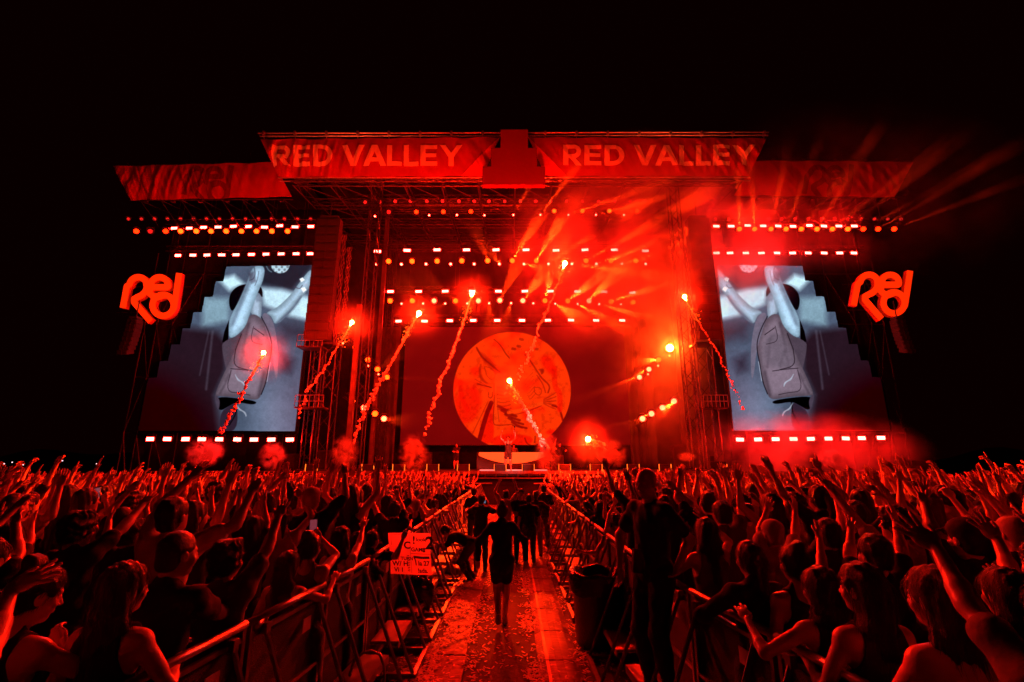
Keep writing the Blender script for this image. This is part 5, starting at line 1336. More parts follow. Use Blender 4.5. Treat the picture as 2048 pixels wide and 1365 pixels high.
def torso(F, J, g=0.0, k=.05):
    up, Rt, fem = J['up'], J['R'], J['fem']; fat = J.get('fat', 1.0)
    F.ell(up(0, -.01, .0), (.158 * fat + g, .115 * fat + g, .125 + g), k, Rt)
    F.ell(up(0, .005, .16), ((.138 - .014 * fem) * fat + g, .102 * fat + g, .15 + g), k, Rt)
    F.ell(up(0, .0, .33), (.156 - .012 * fem + g, .112 + g, .17 + g), k, Rt)
    F.cone(up(-.12, -.012, .44), up(.12, -.012, .44), .068 + g, .068 + g, k)
    if fem:
        for sx in (-.068, .068): F.ell(up(sx, .085, .32), (.06 + g * .6, .055 + g * .6, .055 + g * .6), .03, Rt)
    for key in 'LR':
        sh = J['arm'][key][0]; F.cone(up(0, -.015, .49), sh, .042 + g, .05 + g, .045)
    F.cone(up(0, -.018, .44), J['neck'] + Rt @ np.array((0, 0, .02)), .075 + g, .055 + g * .5, .03)
def arms(F, J, g=0.0, frac=1.0, k=.02, taper=1.0, part='both'):
    for key in 'LR':
        sh, el, wr, hd, sd = J['arm'][key]; t = 1 - .14 * J['fem']
        if frac <= 1: e = sh + (el - sh) * frac; F.cone(sh, e, (.052 + g) * t, (.052 + (.038 - .052) * frac + g * 1.1) * t, k + .01)
        else:
            F.cone(sh, el, (.052 + g) * t, (.039 + g) * t, k + .01); e = el + (wr - el) * (frac - 1); F.cone(el, e, (.041 + g) * t, (.041 - .016 * (frac - 1) + g) * t, k)
            if g == 0:
                m = el + (wr - el) * .28; F.cone(el + (wr - el) * .08, m, .036 * t, .041 * t, k)
                F.cone(sh + (el - sh) * .3, sh + (el - sh) * .65, .045 * t, .043 * t, k)
def legs(F, J, g=0.0, frac=2.0, k=.03):
    for key in 'lr':
        hip, kn, ank = J['leg'][key]; w = kn - hip
        if frac <= 1: F.cone(hip, hip + w * frac, .092 + g, .092 - .034 * frac + g * 1.2, k)
        else:
            F.cone(hip, kn, .092 + g, .058 + g, k); F.cone(kn, ank, .056 + g, .038 + g, k)
            m = kn + (ank - kn) * .28; F.ell(m + np.array((0, -.02, 0)), (.05 + g, .052 + g, .11), k)
def headf(F, J, fine=True):
    c, Rh = J['head'], J['Rh']; w = lambda x, y, z: c + Rh @ np.array((x, y, z)); e = lambda x, y, z, rx, ry, rz, k=.012: F.ell(w(x, y, z), (rx, ry, rz), k, Rh)
    F.cone(J['neck'] - J['R'] @ np.array((0, 0, .03)), w(0, -.022, -.07), .056 - .008 * J['fem'], .05 - .006 * J['fem'], .02)
    e(0, -.015, .028, .076, .094, .09, .02); e(0, .028, -.03, .062, .062, .082, .03); e(0, .03, -.085, .046, .046, .034, .03); e(0, .066, -.098, .018, .016, .016, .02)
    e(0, .074, .02, .046, .014, .010, .014)
    F.cone(w(0, .086, .006), w(0, .107, -.032), .006, .0115, .01)
    if fine:
        for sx in (-1, 1):
            F.sub(w(sx * .031, .098, -.002), (.016, .016, .010), .012, Rh); e(sx * .031, .078, -.003, .0125, .0125, .0115, .003)
            e(sx * .014, .094, -.034, .008, .009, .007, .006); e(sx * .045, .058, -.035, .022, .02, .02, .03)
        e(0, .088, -.058, .022, .011, .0055, .005); e(0, .087, -.068, .019, .011, .0055, .005)
    for sx in (-1, 1):
        e(sx * .078, -.004, -.012, .010, .021, .033, .006)
        if fine: F.sub(w(sx * .09, .002, -.010), (.008, .011, .018), .006, Rh)
def hair(kind, J, h, seed=0):
    c, Rh = J['head'], J['Rh']; w = lambda x, y, z: c + Rh @ np.array((x, y, z)); F = Fld(); q = random.Random(seed); ph = q.uniform(0, 9)
    e = lambda x, y, z, rx, ry, rz, k=.02: F.ell(w(x, y, z), (rx, ry, rz), k, Rh)
    t = {'short': .012, 'curly': .026, 'buzz': .004, 'wavy': .020, 'long': .016, 'straight': .015, 'pony': .010, 'bun': .011, 'cap': .010, 'messy': .018}[kind]
    e(0, -.018, .032, .077 + t, .095 + t, .090 + t)
    if kind in ('short', 'wavy', 'curly', 'messy', 'cap', 'buzz'): e(0, -.05, -.035, .066 + t * .5, .058 + t * .5, .07)
    if kind in ('pony', 'bun'): e(0, -.045, -.03, .066 + t * .5, .062 + t * .5, .065)
    if kind in ('wavy', 'messy', 'curly'): e(0, .05, .095, .055, .05, .03 + t * .5)
    F.sub(w(0, .112, -.035), (.085, .078, .102), .012, Rh)
    for sx in (-1, 1): F.sub(w(sx * .092, .012, -.035), (.022, .035, .045), .008, Rh)
    if kind in ('short', 'buzz', 'wavy', 'messy', 'cap', 'curly'): F.sub(w(0, -.02, -.16), (.2, .2, .075 if kind != 'curly' else .05), .01, Rh)
    d = lambda v: np.array(v, float)
    if kind in ('long', 'straight'):
        L = .30 if kind == 'long' else .42
        e(0, -.068, -.06, .088, .05, .14, .03); F.cone(w(0, -.06, -.1), w(0, -.06, -.1) + d((0, -.04, -L)), .072, .05, .04); 
        for sx in (-1, 1):
            F.cone(w(sx * .062, -.035, .0), w(sx * .075, -.045, -.16), .032, .036, .03); F.cone(w(sx * .075, -.045, -.16), w(sx * .06, -.055, -.1) + d((0, -.02, -L * .9)), .038, .022, .04)
    if kind == 'pony':
        e(0, -.108, .045, .026, .026, .026, .015); p0 = w(0, -.125, .05); p1 = w(0, -.165, .0); p2 = w(0, -.16, -.02) + d((0, -.01, -.20)); F.cone(p0, p1, .024, .034, .02); F.cone(p1, p2, .036, .012, .02)
    if kind == 'bun': e(0, -.075, .125, .045, .045, .042, .012)
    if kind == 'cap':
        e(0, -.015, .055, .092, .112, .078, .01); F.ell(w(0, .115, .045), (.07, .065, .010), .012, Rh @ rotm('x', -.25))
    amp, fr = {'curly': (.010, 95), 'messy': (.008, 80), 'wavy': (.007, 85), 'long': (.008, 95), 'straight': (.0055, 140), 'pony': (.0045, 140), 'bun': (.0045, 120), 'short': (.005, 110), 'buzz': (.0005, 100), 'cap': (.0008, 40)}[kind]
    if kind in ('long', 'straight', 'pony', 'bun', 'short'):
        disp = lambda X, Y, Z: amp * (np.sin(X * fr + 2.5 * np.sin(Z * 9 + ph)) * .6 + .6 * np.sin(Y * fr * .9 + 2 * np.sin(Z * 11 + X * 14)))
    else:
        disp = lambda X, Y, Z: amp * (np.sin(X * fr + 2 * np.sin(Y * fr * .5) + ph) * np.sin(Y * fr * .9 + 1.5 * np.sin(Z * fr * .6)) + .7 * np.sin(Z * fr + 2.0 * np.sin(X * fr * .7 + ph)))
    return surf(F, h, disp=disp if h < .02 else None)

from mathutils.kdtree import KDTree
def strands(v, f, n, seed, L=.16, r=.0011, down=(0, -.12, -1), wave=0.0):
    """loose locks lying on a hair mesh"""
    q = np.random.RandomState(seed); t = v[f]; nr = np.cross(t[:, 1] - t[:, 0], t[:, 2] - t[:, 0]); nr /= np.linalg.norm(nr, axis=1)[:, None] + 1e-9; ce = t.mean(1)
    kd = KDTree(len(ce)); [kd.insert(c, i) for i, c in enumerate(ce)]; kd.balance()
    dn = unit(down); V, F_ = [], []; k0 = 0
    for i in q.choice(len(ce), n):
        p = ce[i] + nr[i] * .003; l = L * q.uniform(.4, 1.3); ns = 6; st = l / ns; off = q.uniform(.002, .009); pts = [p]; ph = q.uniform(0, 6)
        for s_ in range(ns):
            _, j, _ = kd.find(p); nn_ = nr[j]; d = dn - nn_ * (dn @ nn_)
            d = d / (np.linalg.norm(d) + 1e-6) if np.linalg.norm(d) > .25 else dn
            d = d + q.randn(3) * .10 + wave * np.array((math.sin(ph + s_ * 1.5), math.cos(ph + s_), 0)); p2 = p + unit(d) * st
            _, j, dd = kd.find(p2); gap = (p2 - ce[j]) @ nr[j]
            if gap < off: p2 = p2 + nr[j] * (off - gap)
            p = p2; pts.append(p)
        for s_, p in enumerate(pts):
            rr = r * (1 - .8 * s_ / ns); V += [p + np.array((rr, 0, 0)), p + np.array((-rr * .5, rr, 0)), p + np.array((-rr * .5, -rr, 0))]
            if s_: a = k0 + 3 * (s_ - 1); F_ += [(a + m, a + (m + 1) % 3, a + 3 + (m + 1) % 3, a + 3 + m) for m in range(3)]
        k0 += 3 * len(pts)
    return np.array(V), np.array(F_)
def cloth_disp(seed, amp=.006):
    q = random.Random(seed); a, b, c_ = q.uniform(0, 6), q.uniform(0, 6), q.uniform(0, 6)
    def f(X, Y, Z): return amp * (np.sin(X * 34 + 3 * np.sin(Z * 9 + a) + Y * 12) * .5 + .5 * np.sin(Z * 38 + 2.5 * np.sin(X * 11 + b) + Y * 20) + .35 * np.sin(X * 70 - Z * 50 + c_ + 2 * np.sin(Y * 25)))
    return f
def shirt(kind, J, h, seed):
    F = Fld(); g = .014; up = J['up']; Rt = J['R']
    torso(F, J, g)
    if kind in ('tee', 'polo', 'jacket', 'long', 'loose'):
        F.cone(up(0, 0, .02), up(0, 0, .16), .10, .10, .05)
        if kind == 'loose': F.ell(up(0, -.01, .05), (.19, .155, .2), .05, Rt)
        arms(F, J, g + .006, {'tee': .62, 'polo': .6, 'jacket': 1.92, 'long': 1.95, 'loose': .8}[kind], .03)
    F.sub(J['neck'] + Rt @ np.array((0, .045, .04)), (.062, .075, .055), .012, Rt)
    if kind in ('tank', 'top'):
        for key in 'LR':
            sh = J['arm'][key][0]; F.sub(sh + (sh - up(0, 0, .46)) * .12, (.085, .12, .15), .01, Rt)
        F.sub(up(0, .12, .56), (.10, .12, .14), .015, Rt); F.sub(up(0, -.12, .60), (.10, .12, .14), .015, Rt)
    if kind == 'strap':
        F.plane(up(0, 0, .36), Rt @ np.array((0, 0, 1)))
    zb = {'tee': -.10, 'polo': -.08, 'jacket': -.20, 'long': -.10, 'tank': -.06, 'strap': .2, 'loose': -.16, 'top': .10}[kind]
    if kind == 'jacket': F.ell(up(0, -.01, -.06), (.185, .145, .17), .05, Rt)
    F.plane(up(0, 0, zb), Rt @ np.array((0, 0, -1)))
    return surf(F, h, disp=cloth_disp(seed, .0075 if kind in ('loose', 'jacket', 'long') else .005))
def pants(kind, J, h, seed):
    F = Fld(); F.ell(J['pel'] + np.array((0, -.01, -.005)), (.166, .124, .13), .05)
    legs(F, J, .014, {'shorts': .62, 'long': 2, 'mini': .38}[kind], .03); F.plane(J['pel'] + np.array((0, 0, .07)), (0, 0, 1))
    if kind == 'long': pass
    return surf(F, h, disp=cloth_disp(seed + 9, .005))
def shoes(J, h, yaw=0):
    F = Fld()
    for key in 'lr':
        a = J['leg'][key][2]; F.cone(a + np.array((0, -.03, -.035)), a + np.array((0, .13, -.05)), .042, .036, .02); F.cone(a + np.array((0, -.02, -.03)), a + np.array((0, -.01, .02)), .042, .044, .02)
    return surf(F, h)
def body(p, q, hb=.014, hh=.008, hf=.005, fine=True):
    J = pose_of(p); J['fat'] = p.get('fat', 1.0); F = Fld(); torso(F, J); arms(F, J, 0, 2.0); legs(F, J)
    for key in 'lr':
        a = J['leg'][key][2]; F.cone(a + np.array((0, -.02, -.04)), a + np.array((0, .11, -.055)), .03, .026, .02)
    headf(F, J, fine); cuts = []; chunks = []
    boxes = []
    for key in 'LR':
        sh, el, wr, hd, sd = J['arm'][key]; fd = unit(wr - el); 
        hdn = p.get('hd' + key)
        if hdn is not None: fd = unit(np.array(hdn, float))
        nrm = p.get('hn' + key, None); nrm = J['R'] @ np.array((-sd * .25, 1, .05)) if nrm is None else np.array(nrm, float)
        hand(F, wr, fd, nrm, -sd if p.get('flip' + key) else sd, hd, p.get('spread', 1.0), p.get('hfat', 1.0), q)
        c = wr + fd * .08; boxes.append((c - .125, c + .125, hf))
    boxes.append((J['head'] - np.array((.115, .135, .135)), J['head'] + np.array((.115, .14, .14)), hh))
    parts = [surf(F, hb, cut=[(b[0] + hb * 1.6, b[1] - hb * 1.6) for b in boxes])]
    for lo, hi, h in boxes: 
        v, f = surf(F, h, lo, hi)
        # keep only what lies inside the box
        cen = v[f].mean(1); kp = ((cen > lo) & (cen < hi)).all(1); f = f[kp]
        if len(f): u, inv = np.unique(f, return_inverse=True); parts.append((v[u], inv.reshape(f.shape)))
    return J, join(parts)

M['skin'] = mat('skin', (.60, .38, .28), .36, noise=.12, nscale=9, bump=.06, bscale=60, rand=.25)
M['hair_dark'] = mat('dark_hair', (.013, .008, .007), .38, noise=.5, nscale=20, bump=1.0, bscale=34, stretch=(9, 9, .8), spec=.6, rand=.5)
M['hair_light'] = mat('fair_hair', (.09, .055, .03), .38, noise=.6, nscale=22, bump=1.0, bscale=30, stretch=(9, 9, .8), spec=.6)
M['cloth_black'] = mat('black_jersey', (.018, .018, .020), .85, noise=.35, nscale=7, bump=.5, bscale=14, rand=.4, spec=.25)
M['cloth_grey'] = mat('grey_jersey', (.13, .12, .12), .85, noise=.2, nscale=7, bump=.5, bscale=14, rand=.4, spec=.25)
M['cloth_white'] = mat('pale_jersey', (.48, .45, .43), .85, noise=.12, nscale=7, bump=.5, bscale=14, rand=.25, spec=.25)
M['denim'] = mat('dark_denim', (.05, .05, .07), .8, noise=.3, nscale=14, bump=.4, bscale=60, rand=.4)
M['khaki'] = mat('khaki_cotton', (.26, .20, .14), .8, noise=.2, nscale=10, bump=.4, bscale=30)
M['shoe'] = mat('shoe_rubber', (.05, .05, .05), .6, noise=.3)
M['shoe_white'] = mat('white_shoe', (.6, .6, .6), .6, noise=.2)

def person(p, label, loc, rz, s=1.0, hairk='short', hairm='hair_dark', top='tee', topm='cloth_black', bot='long', botm='denim', shoem='shoe',
           res=(.014, .008, .005, .009), group=None, seed=1, fine=True, kidsx=None):
    q = random.Random(seed); J, (v, f) = body(p, q, *res[:3], fine=fine)
    o = link('person', npmesh('person', v, f), 'skin'); o.location = loc; o.rotation_euler.z = rz; o.scale = (s, s, s)
    tag(o, label, 'person', group)
    hc = res[3]
    if hairk:
        hv, hf_ = hair(hairk, J, hc * (.62 if hairk != 'cap' else .8), seed)
        if hairk not in ('cap', 'buzz') and res[3] < .012 and len(hf_):
            n_, L_, w_ = {'short': (500, .035, .3), 'messy': (600, .05, .5), 'wavy': (600, .06, .5), 'curly': (700, .05, 1.2), 'long': (520, .17, .35), 'straight': (520, .20, .06), 'pony': (420, .12, .1), 'bun': (420, .07, .3)}[hairk]
            hv, hf_ = join([(hv, hf_), strands(hv, hf_, n_, seed, L_, .0013, wave=w_)])
        link('cap' if hairk == 'cap' else 'hair', npmesh('hair', hv, hf_), hairm, o)
    if top: link({'tee': 't_shirt', 'polo': 'polo_shirt', 'jacket': 'jacket', 'long': 'long_sleeved_top', 'tank': 'tank_top', 'strap': 'strap_top', 'loose': 'loose_shirt', 'top': 'crop_top'}[top], npmesh('top', *shirt(top, J, hc, seed)), topm, o)
    if bot: link({'long': 'trousers', 'shorts': 'shorts', 'mini': 'short_skirt'}[bot], npmesh('bottom', *pants(bot, J, hc * 1.3, seed)), botm, o)
    if shoem: link('shoes', npmesh('shoes', *shoes(J, hc * 1.3)), shoem, o)
    return o, J
# ================================================================ PEOPLE: the ones the photograph shows large
HERO_XY = []; HERO_N = []
def rzto(v, a): c, s = math.cos(a), math.sin(a); return Vector((v[0] * c - v[1] * s, v[0] * s + v[1] * c, v[2]))
def hero(px, py, label, s=1.0, rz=None, z0=0.0, feet=None, L=('down',), R_=('down',), res=(.016, .008, .0045, .009), seed=None, free=False, **kw):
    """head centre seen at px,py; arms: ('px', x, y, dY, hand[, pole]) aims the wrist at a seen spot dY metres beyond the head"""
    pk = {k: kw.pop(k) for k in list(kw) if k in ('fem', 'lean', 'side', 'twist', 'yaw', 'nod', 'tilt', 'stride', 'stance', 'dz', 'spread', 'hdL', 'hdR', 'hnL', 'hnR', 'flipL', 'flipR', 'fat', 'hfat', 'feetpos', 'kpole')}
    if 'feetpos' in pk: pk['feet'] = pk.pop('feetpos')
    J = pose_of(pk); hz = J['head'][2] * s + z0
    if feet is not None:
        g = PZ(*feet, z0); loc = Vector((g.x, g.y, z0)); rz = rz if rz is not None else math.atan2(loc.x, 30 - loc.y)
    else:
        if not free:
            for _ in range(16):
                g = PZ(px, py, J['head'][2] * s + z0); lx = BLX(g.y) if g.x < 0 else BRX(g.y)
                if abs(g.x) > abs(lx) + .13 or s < .80: break
                s -= .012
            hz = J['head'][2] * s + z0
        g = PZ(px, py, hz); rz = rz if rz is not None else math.atan2(g.x, 30 - g.y)
        h = rzto(J['head'] * s, rz); loc = Vector((g.x - h.x, g.y - h.y, z0))
    def arm(a, sd, key):
        if a[0] != 'px': return a
        w = P(a[1], a[2], g.y + a[3]); l = rzto((w - loc), -rz) / s
        pole = a[5] if len(a) > 5 else (sd * .8, .1, -.5); hp = a[4] if len(a) > 4 else 'open'
        return ('w', tuple(l), pole, hp)
    pk['L'] = arm(L, -1, 'L'); pk['R'] = arm(R_, 1, 'R')
    for k in ('hdL', 'hdR', 'hnL', 'hnR'):
        if k in pk and pk[k] is not None: pk[k] = tuple(rzto(Vector(pk[k]), -rz))
    HERO_XY.append((loc.x, loc.y)); sd_ = seed if seed is not None else int(abs(px) * 7 + py)
    o, J = person(pk, label, loc, rz, s, res=res, seed=sd_, **kw)
    for a_, b_ in SHORT:
        if a_ in label: HERO_N.append((loc.x, loc.y, b_)); break
    return o, J, loc, rz, s
SHORT = [('thick curly hair and glasses', 'the curly-haired one with glasses'), ('hunched at', 'the hunched one'), ('long straight reddish', 'the long-haired one at the barrier'), ('buzz cut and black', 'the buzz-cut leaner'),
 ('thick wavy hair', 'the wavy-haired arm raiser'), ('filming the stage', 'the phone filmer'), ('long fair hair standing', 'the fair-haired filming neighbour'), ('strappy top', 'the strappy-topped one'), ('hand-lettered poster', 'the poster holder'),
 ('tattooed arm', 'the tattooed arm'), ('pale cap and black vest', 'the pale cap'), ('large spread hand', 'the big spread hand'), ('forearm and wristband', 'the wristband at the left edge'), ('tall bald', 'the tall bald guard'),
 ('seen from behind just right', 'the long dark hair by the guard'), ('cropped hair whose', 'the cropped hair by the guard'), ('fair ponytail', 'the fair ponytail'), ('pinned-up hair behind', 'the pinned-up hair'), ('dark curly hair leaning', 'the elbow on the barrier'),
 ('cord-wrapped', 'the cord-wrapped arm'), ('bare back', 'the bare back'), ('one thick arm', 'the thick crossing arm'), ('backwards cap', 'the backwards cap'), ('glasses turned', 'the glasses turned sideways'), ('between two raised', 'the cropped dark hair at right'),
 ('right picture edge', 'the long hair at the right edge'), ('two large hands', 'the two large hands'), ('pale cap raising both', 'the pale cap with raised hands'), ('phone over the right', 'the phone at the right barrier'), ('bent arm', 'the bent arm at the right barrier')]
def jw(h, key, which=2):
    o, J, loc, rz, s = h; return loc + rzto(Vector(J['arm'][key][which]) * s, rz)
def phone(c, tilt_to=None, label='', rz=0.0, lit=True, w=.075, h=.155):
    o = MB().box((0, 0, 0), (w, .009, h)).obj('mobile_phone', 'black_plastic'); bv = o.modifiers.new('b', 'BEVEL'); bv.width = .006; bv.segments = 2
    if lit:
        MB().box((0, -.0052, 0), (w * .9, .001, h * .93)).obj('screen', emat('phone_screen', (.20, .03, .045), 1.0, 'NONE') if 'ph' not in M else 'ph', o)
    o.location = c; o.rotation_euler = (R(-8), R(rnd.uniform(-6, 6)), rz); tag(o, label, 'phone'); return o
NEAR = (.014, .006, .0035, .007)
# ---- left side
hero(158, 1060, 'person with thick curly hair and glasses at the far left reaching one arm high', s=1.03, hairk='curly', R_=('px', 312, 985, .55, 'open', (.3, -.6, -.6)), topm='cloth_black', yaw=-.25, res=NEAR)
hero(262, 1068, 'person with short messy hair seen in profile behind the buzz-cut man', s=.98, hairk='messy', L=('px', 218, 1030, .4, 'open'), R_=('px', 296, 985, .4, 'open'), yaw=-.2)
hero(75, 1188, 'person hunched at lower left with clasped hands held to the mouth', s=1.0, fem=1, hairk='bun', hairm='hair_dark', lean=.18, nod=.2, L=('rel', .16, .26, -.02, 'fist'), R_=('rel', -.14, .28, -.0, 'fist'), top='tank', yaw=-.5, res=NEAR)
hero(-38, 1232, 'person cut by the lower left corner showing one bare shoulder', s=.93, fem=1, hairk='pony', top='strap', res=NEAR)
hero(250, 1178, 'person with long straight reddish-lit hair resting a bare arm on the left barrier', s=1.0, fem=1, hairk='straight', hairm='hair_light', R_=('px', 356, 1312, .32, 'relax', (.6, -.3, -.8)), top='tank', yaw=-.35, res=NEAR)
hero(357, 1108, 'person with a buzz cut and black t-shirt leaning on the left barrier', s=1.05, hairk='buzz', fat=1.12, R_=('px', 470, 1225, .50, 'grip', (.5, -.5, -.9)), L=('rel', .05, .38, -.20, 'relax'), yaw=-.45, lean=.12, res=NEAR)
hero(455, 1120, 'person with thick wavy hair in a grey t-shirt raising the right arm', s=1.03, hairk='wavy', topm='cloth_grey', R_=('px', 563, 1022, .35, 'open', (1, -.3, -.4)), L=('px', 507, 1244, .30, 'grip', (-.3, -.6, -.6)), yaw=-.2, res=NEAR)
hero(325, 1043, 'person in a dark cap and glasses beyond the buzz-cut man', s=1.0, hairk='cap', hairm='cloth_black', yaw=-.3, R_=('px', 352, 975, .4, 'open'))
h = hero(622, 1095, 'person with a hair knot filming the stage with a raised phone', s=.94, fem=1, hairk='bun', R_=('px', 641, 1076, .30, 'grip', (1, -.2, -.7)), top='tank', topm='cloth_grey')
phone(P(627, 1056, h[2].y + .40), label='glowing phone held up over the left barrier by the person with a hair knot')
hero(578, 1132, 'person with long fair hair standing at the left barrier beside the filming person', s=.95, fem=1, hairk='long', hairm='hair_light', R_=('px', 668, 1160, .35, 'grip', (.3, -.5, -.6)), top='tank', topm='cloth_grey', yaw=-.3)
hero(648, 1010, 'person with short dark hair raising a bare arm in front of the left tower', s=1.02, hairk='short', R_=('px', 722, 1020, .3, 'relax'), L=('px', 620, 960, .4, 'open'), topm='cloth_white')
hero(683, 1078, 'person with long dark hair in a strappy top stretching an arm towards the stage', s=.95, fem=1, hairk='long', R_=('px', 730, 1043, .5, 'open', (.3, -.4, -.8)), top='tank', topm='cloth_white')
hero(716, 1085, 'person in a long-sleeved top pressed against the left barrier', s=.94, fem=1, hairk='long', top='long', R_=('rel', .0, .42, -.28, 'grip'))
h = hero(745, 1080, 'person holding the hand-lettered poster over the left barrier', s=.96, hairk='short', R_=('px', 806, 1078, -.05, 'grip', (.2, -.6, -.8)), top='tee', yaw=-.5)
hero(790, 1020, 'person in a black t-shirt reaching a tattooed arm forward at the left barrier', s=1.0, hairk='short', R_=('px', 790, 968, .5, 'open'), L=('px', 745, 1000, .4, 'open'))
hero(833, 1012, 'person in a pale cap and black vest top near the left barrier', s=.99, hairk='cap', hairm='cloth_white', top='tank', R_=('px', 812, 970, .3, 'open'), L=('px', 800, 1020, .3, 'relax'))
hero(-120, 1270, 'person outside the lower left edge holding out a large spread hand', s=1.05, hairk='short', R_=('px', 34, 1150, .42, 'open', (.5, -.5, -.6)), hdR=(.75, .35, .42), hnR=(.2, .9, -.35), spread=1.3, hfat=1.05, top='tank', res=(.014, .007, .003, .008))
hero(-20, 1120, 'person at the left picture edge with a forearm and wristband raised', s=1.0, hairk='short', R_=('px', 38, 1020, .35, 'relax', (.6, -.3, -.5)), top='tee', res=NEAR)
hero(20, 1080, 'person at the left edge behind the large spread hand', s=.97, fem=1, hairk='long', R_=('px', 70, 1030, .4, 'open'), L=('px', 2, 1010, .4, 'open'))
hero(395, 1040, 'person right behind the buzz-cut man with both arms straight up', s=.96, hairk='short', R_=('px', 428, 955, .4, 'open'), L=('px', 384, 960, .4, 'open'))
hero(508, 1060, 'person behind the wavy-haired man with one arm straight up', s=.96, fem=1, hairk='long', R_=('px', 528, 960, .4, 'open'), L=('px', 480, 950, .3, 'open'))
# ---- in the aisle
h = hero(0, 0, 'person in a black jacket and shorts walking away down the middle of the aisle', free=True, s=.94, feet=(1003, 1258), fem=1, hairk='bun', hairm='hair_light', top='jacket', bot='shorts', botm='cloth_black', stride=.16, stance=.05, shoem='shoe_white', fat=1.15,
         L=('rel', .20, .02, -.47, 'relax'), R_=('rel', .20, -.02, -.47, 'relax'), res=NEAR, rz=R(2))
hero(0, 0, 'person in dark clothes bending down over the floor left of the walking person', free=True, s=0.86, feet=(943, 1165), rz=R(75), lean=1.25, dz=-.14, hairk='short', L=('rel', -.05, .28, .30, 'relax', .3, 0, -1), R_=('rel', .05, .35, .35, 'relax', .3, 0, -1), top='tee', nod=.4)
h = hero(963, 1000, 'person in black holding up a camera with a lit screen in the aisle', free=True, s=0.88, hairk='short', L=('rel', .02, .30, .08, 'grip'), R_=('rel', -.02, .30, .08, 'grip'), top='tee', topm='cloth_black', fat=1.1)
cam_p = (jw(h, 'L') + jw(h, 'R')) / 2 + Vector((0, .02, .05))
o = MB().box((0, 0, 0), (.15, .08, .10)).tube((0, .04, 0), (0, .16, 0), .04, 12).box((0, 0, .065), (.05, .05, .03)).obj('photo_camera', 'black_plastic'); o.location = cam_p + Vector((.05, 0, .03)); tag(o, 'camera with a lit blue screen held up in the aisle', 'camera')
MB().box((0, -.042, 0), (.075, .002, .06)).obj('lit_screen', emat('blue_lcd', (.12, .20, .35), 1.0, 'NONE'), o)
hero(1012, 990, 'person in a pale t-shirt standing in the aisle with both arms straight up', free=True, s=0.90, hairk='short', topm='cloth_white', L=('rel', .02, .03, .55, 'point'), R_=('rel', .06, .03, .55, 'point'), res=(.016, .009, .005, .01))
hero(1041, 988, 'person in dark clothes facing the camera with folded arms at the aisle end', free=True, s=0.92, rz=R(180), hairk='short', L=('rel', -.26, .22, -.22, 'relax', 1, -.4, -.8), R_=('rel', -.26, .26, -.18, 'relax', 1, -.4, -.8), botm='cloth_black')
hero(0, 0, 'person in a black t-shirt and light trousers walking along the cable ramp', free=True, s=0.88, feet=(1073, 1118), hairk='short', stride=.14, botm='khaki', L=('rel', .12, .03, -.48, 'relax'), R_=('rel', .2, .1, -.40, 'relax'), rz=R(-4))
hero(1087, 978, 'person in black at the right of the aisle end beside the light-trousered walker', free=True, s=0.93, hairk='short', L=('rel', .05, .3, -.1, 'relax'), fat=1.15)
hero(1058, 998, 'person just behind the light-trousered walker on the cable ramp', free=True, s=0.86, hairk='short')
hero(948, 985, 'person in a cap looking over the left barrier behind the camera holder', free=True, s=0.88, hairk='cap', hairm='cloth_black', R_=('rel', .1, .3, .1, 'open'))
# ---- the guard on the barrier step
h = hero(1292, 966, 'tall bald person in a dark polo shirt standing on the right barrier, hand on hip', free=True, s=1.06, z0=.31, rz=R(118), hairk=None, fat=1.08, top='polo', topm='cloth_black', botm='cloth_black',
         L=('px', 1352, 1140, -.12, 'relax', (-.3, -1, .0)), R_=('rel', .14, .10, -.48, 'relax'), yaw=.12, nod=.1, res=(.013, .0055, .0035, .008), hdL=(-.75, .1, -.55))
gl = h[2]; MB_ = MB().box((0, 0, 0), (.10, .03, .19)).box((0, 0, .11), (.02, .02, .05)); o = MB_.obj('radio_handset', 'black_plastic'); o.location = P(1275, 1122, gl.y - .1); o.rotation_euler = (0, R(8), R(20)); tag(o, 'small handset hanging at the hip of the tall bald person', 'radio')
# ---- right side
hero(1412, 1065, 'person with long dark hair seen from behind just right of the tall bald person', s=.97, fem=1, hairk='long', top='tank', topm='cloth_grey', L=('rel', .1, .35, -.2, 'relax'), R_=('rel', .0, .3, .3, 'open'), res=NEAR)
hero(1443, 1028, 'person with cropped hair whose arm rises beside the long dark hair', s=1.03, hairk='short', R_=('px', 1478, 985, .4, 'open', (1, 0, -.6)), topm='cloth_grey')
hero(1498, 1118, 'person with a fair ponytail and dark jacket at the right barrier', s=.95, fem=1, hairk='pony', hairm='hair_light', top='long', topm='cloth_black', L=('rel', .05, .38, -.2, 'grip'), res=NEAR)
hero(1588, 1128, 'person with pinned-up hair behind the curly-haired one at the right barrier', s=.95, fem=1, hairk='bun', top='tank', R_=('px', 1640, 1060, .4, 'open'))
hero(1640, 1178, 'person with long dark curly hair leaning an elbow on the right barrier', s=.99, fem=1, hairk='long', top='tank', L=('px', 1495, 1240, .18, 'relax', (-.8, -.5, -.6)), R_=('rel', .05, .3, -.25, 'relax'), yaw=.3, res=NEAR)
hero(1722, 1178, 'person in profile with wavy hair and a cord-wrapped arm on the right barrier', s=1.0, fem=1, hairk='long', top='tank', L=('px', 1612, 1318, .28, 'grip', (-.5, -.6, -.9)), R_=('rel', .05, .35, -.2, 'relax'), yaw=.45, res=NEAR)
hero(1868, 1196, 'person with fair hair tied low and a bare back at the lower right', s=1.0, fem=1, hairk='straight', hairm='hair_light', top='strap', L=('px', 1745, 1400, .35, 'relax', (-.7, -.4, -.9)), R_=('rel', .1, .3, -.3, 'relax'), yaw=.3, lean=.12, res=NEAR)
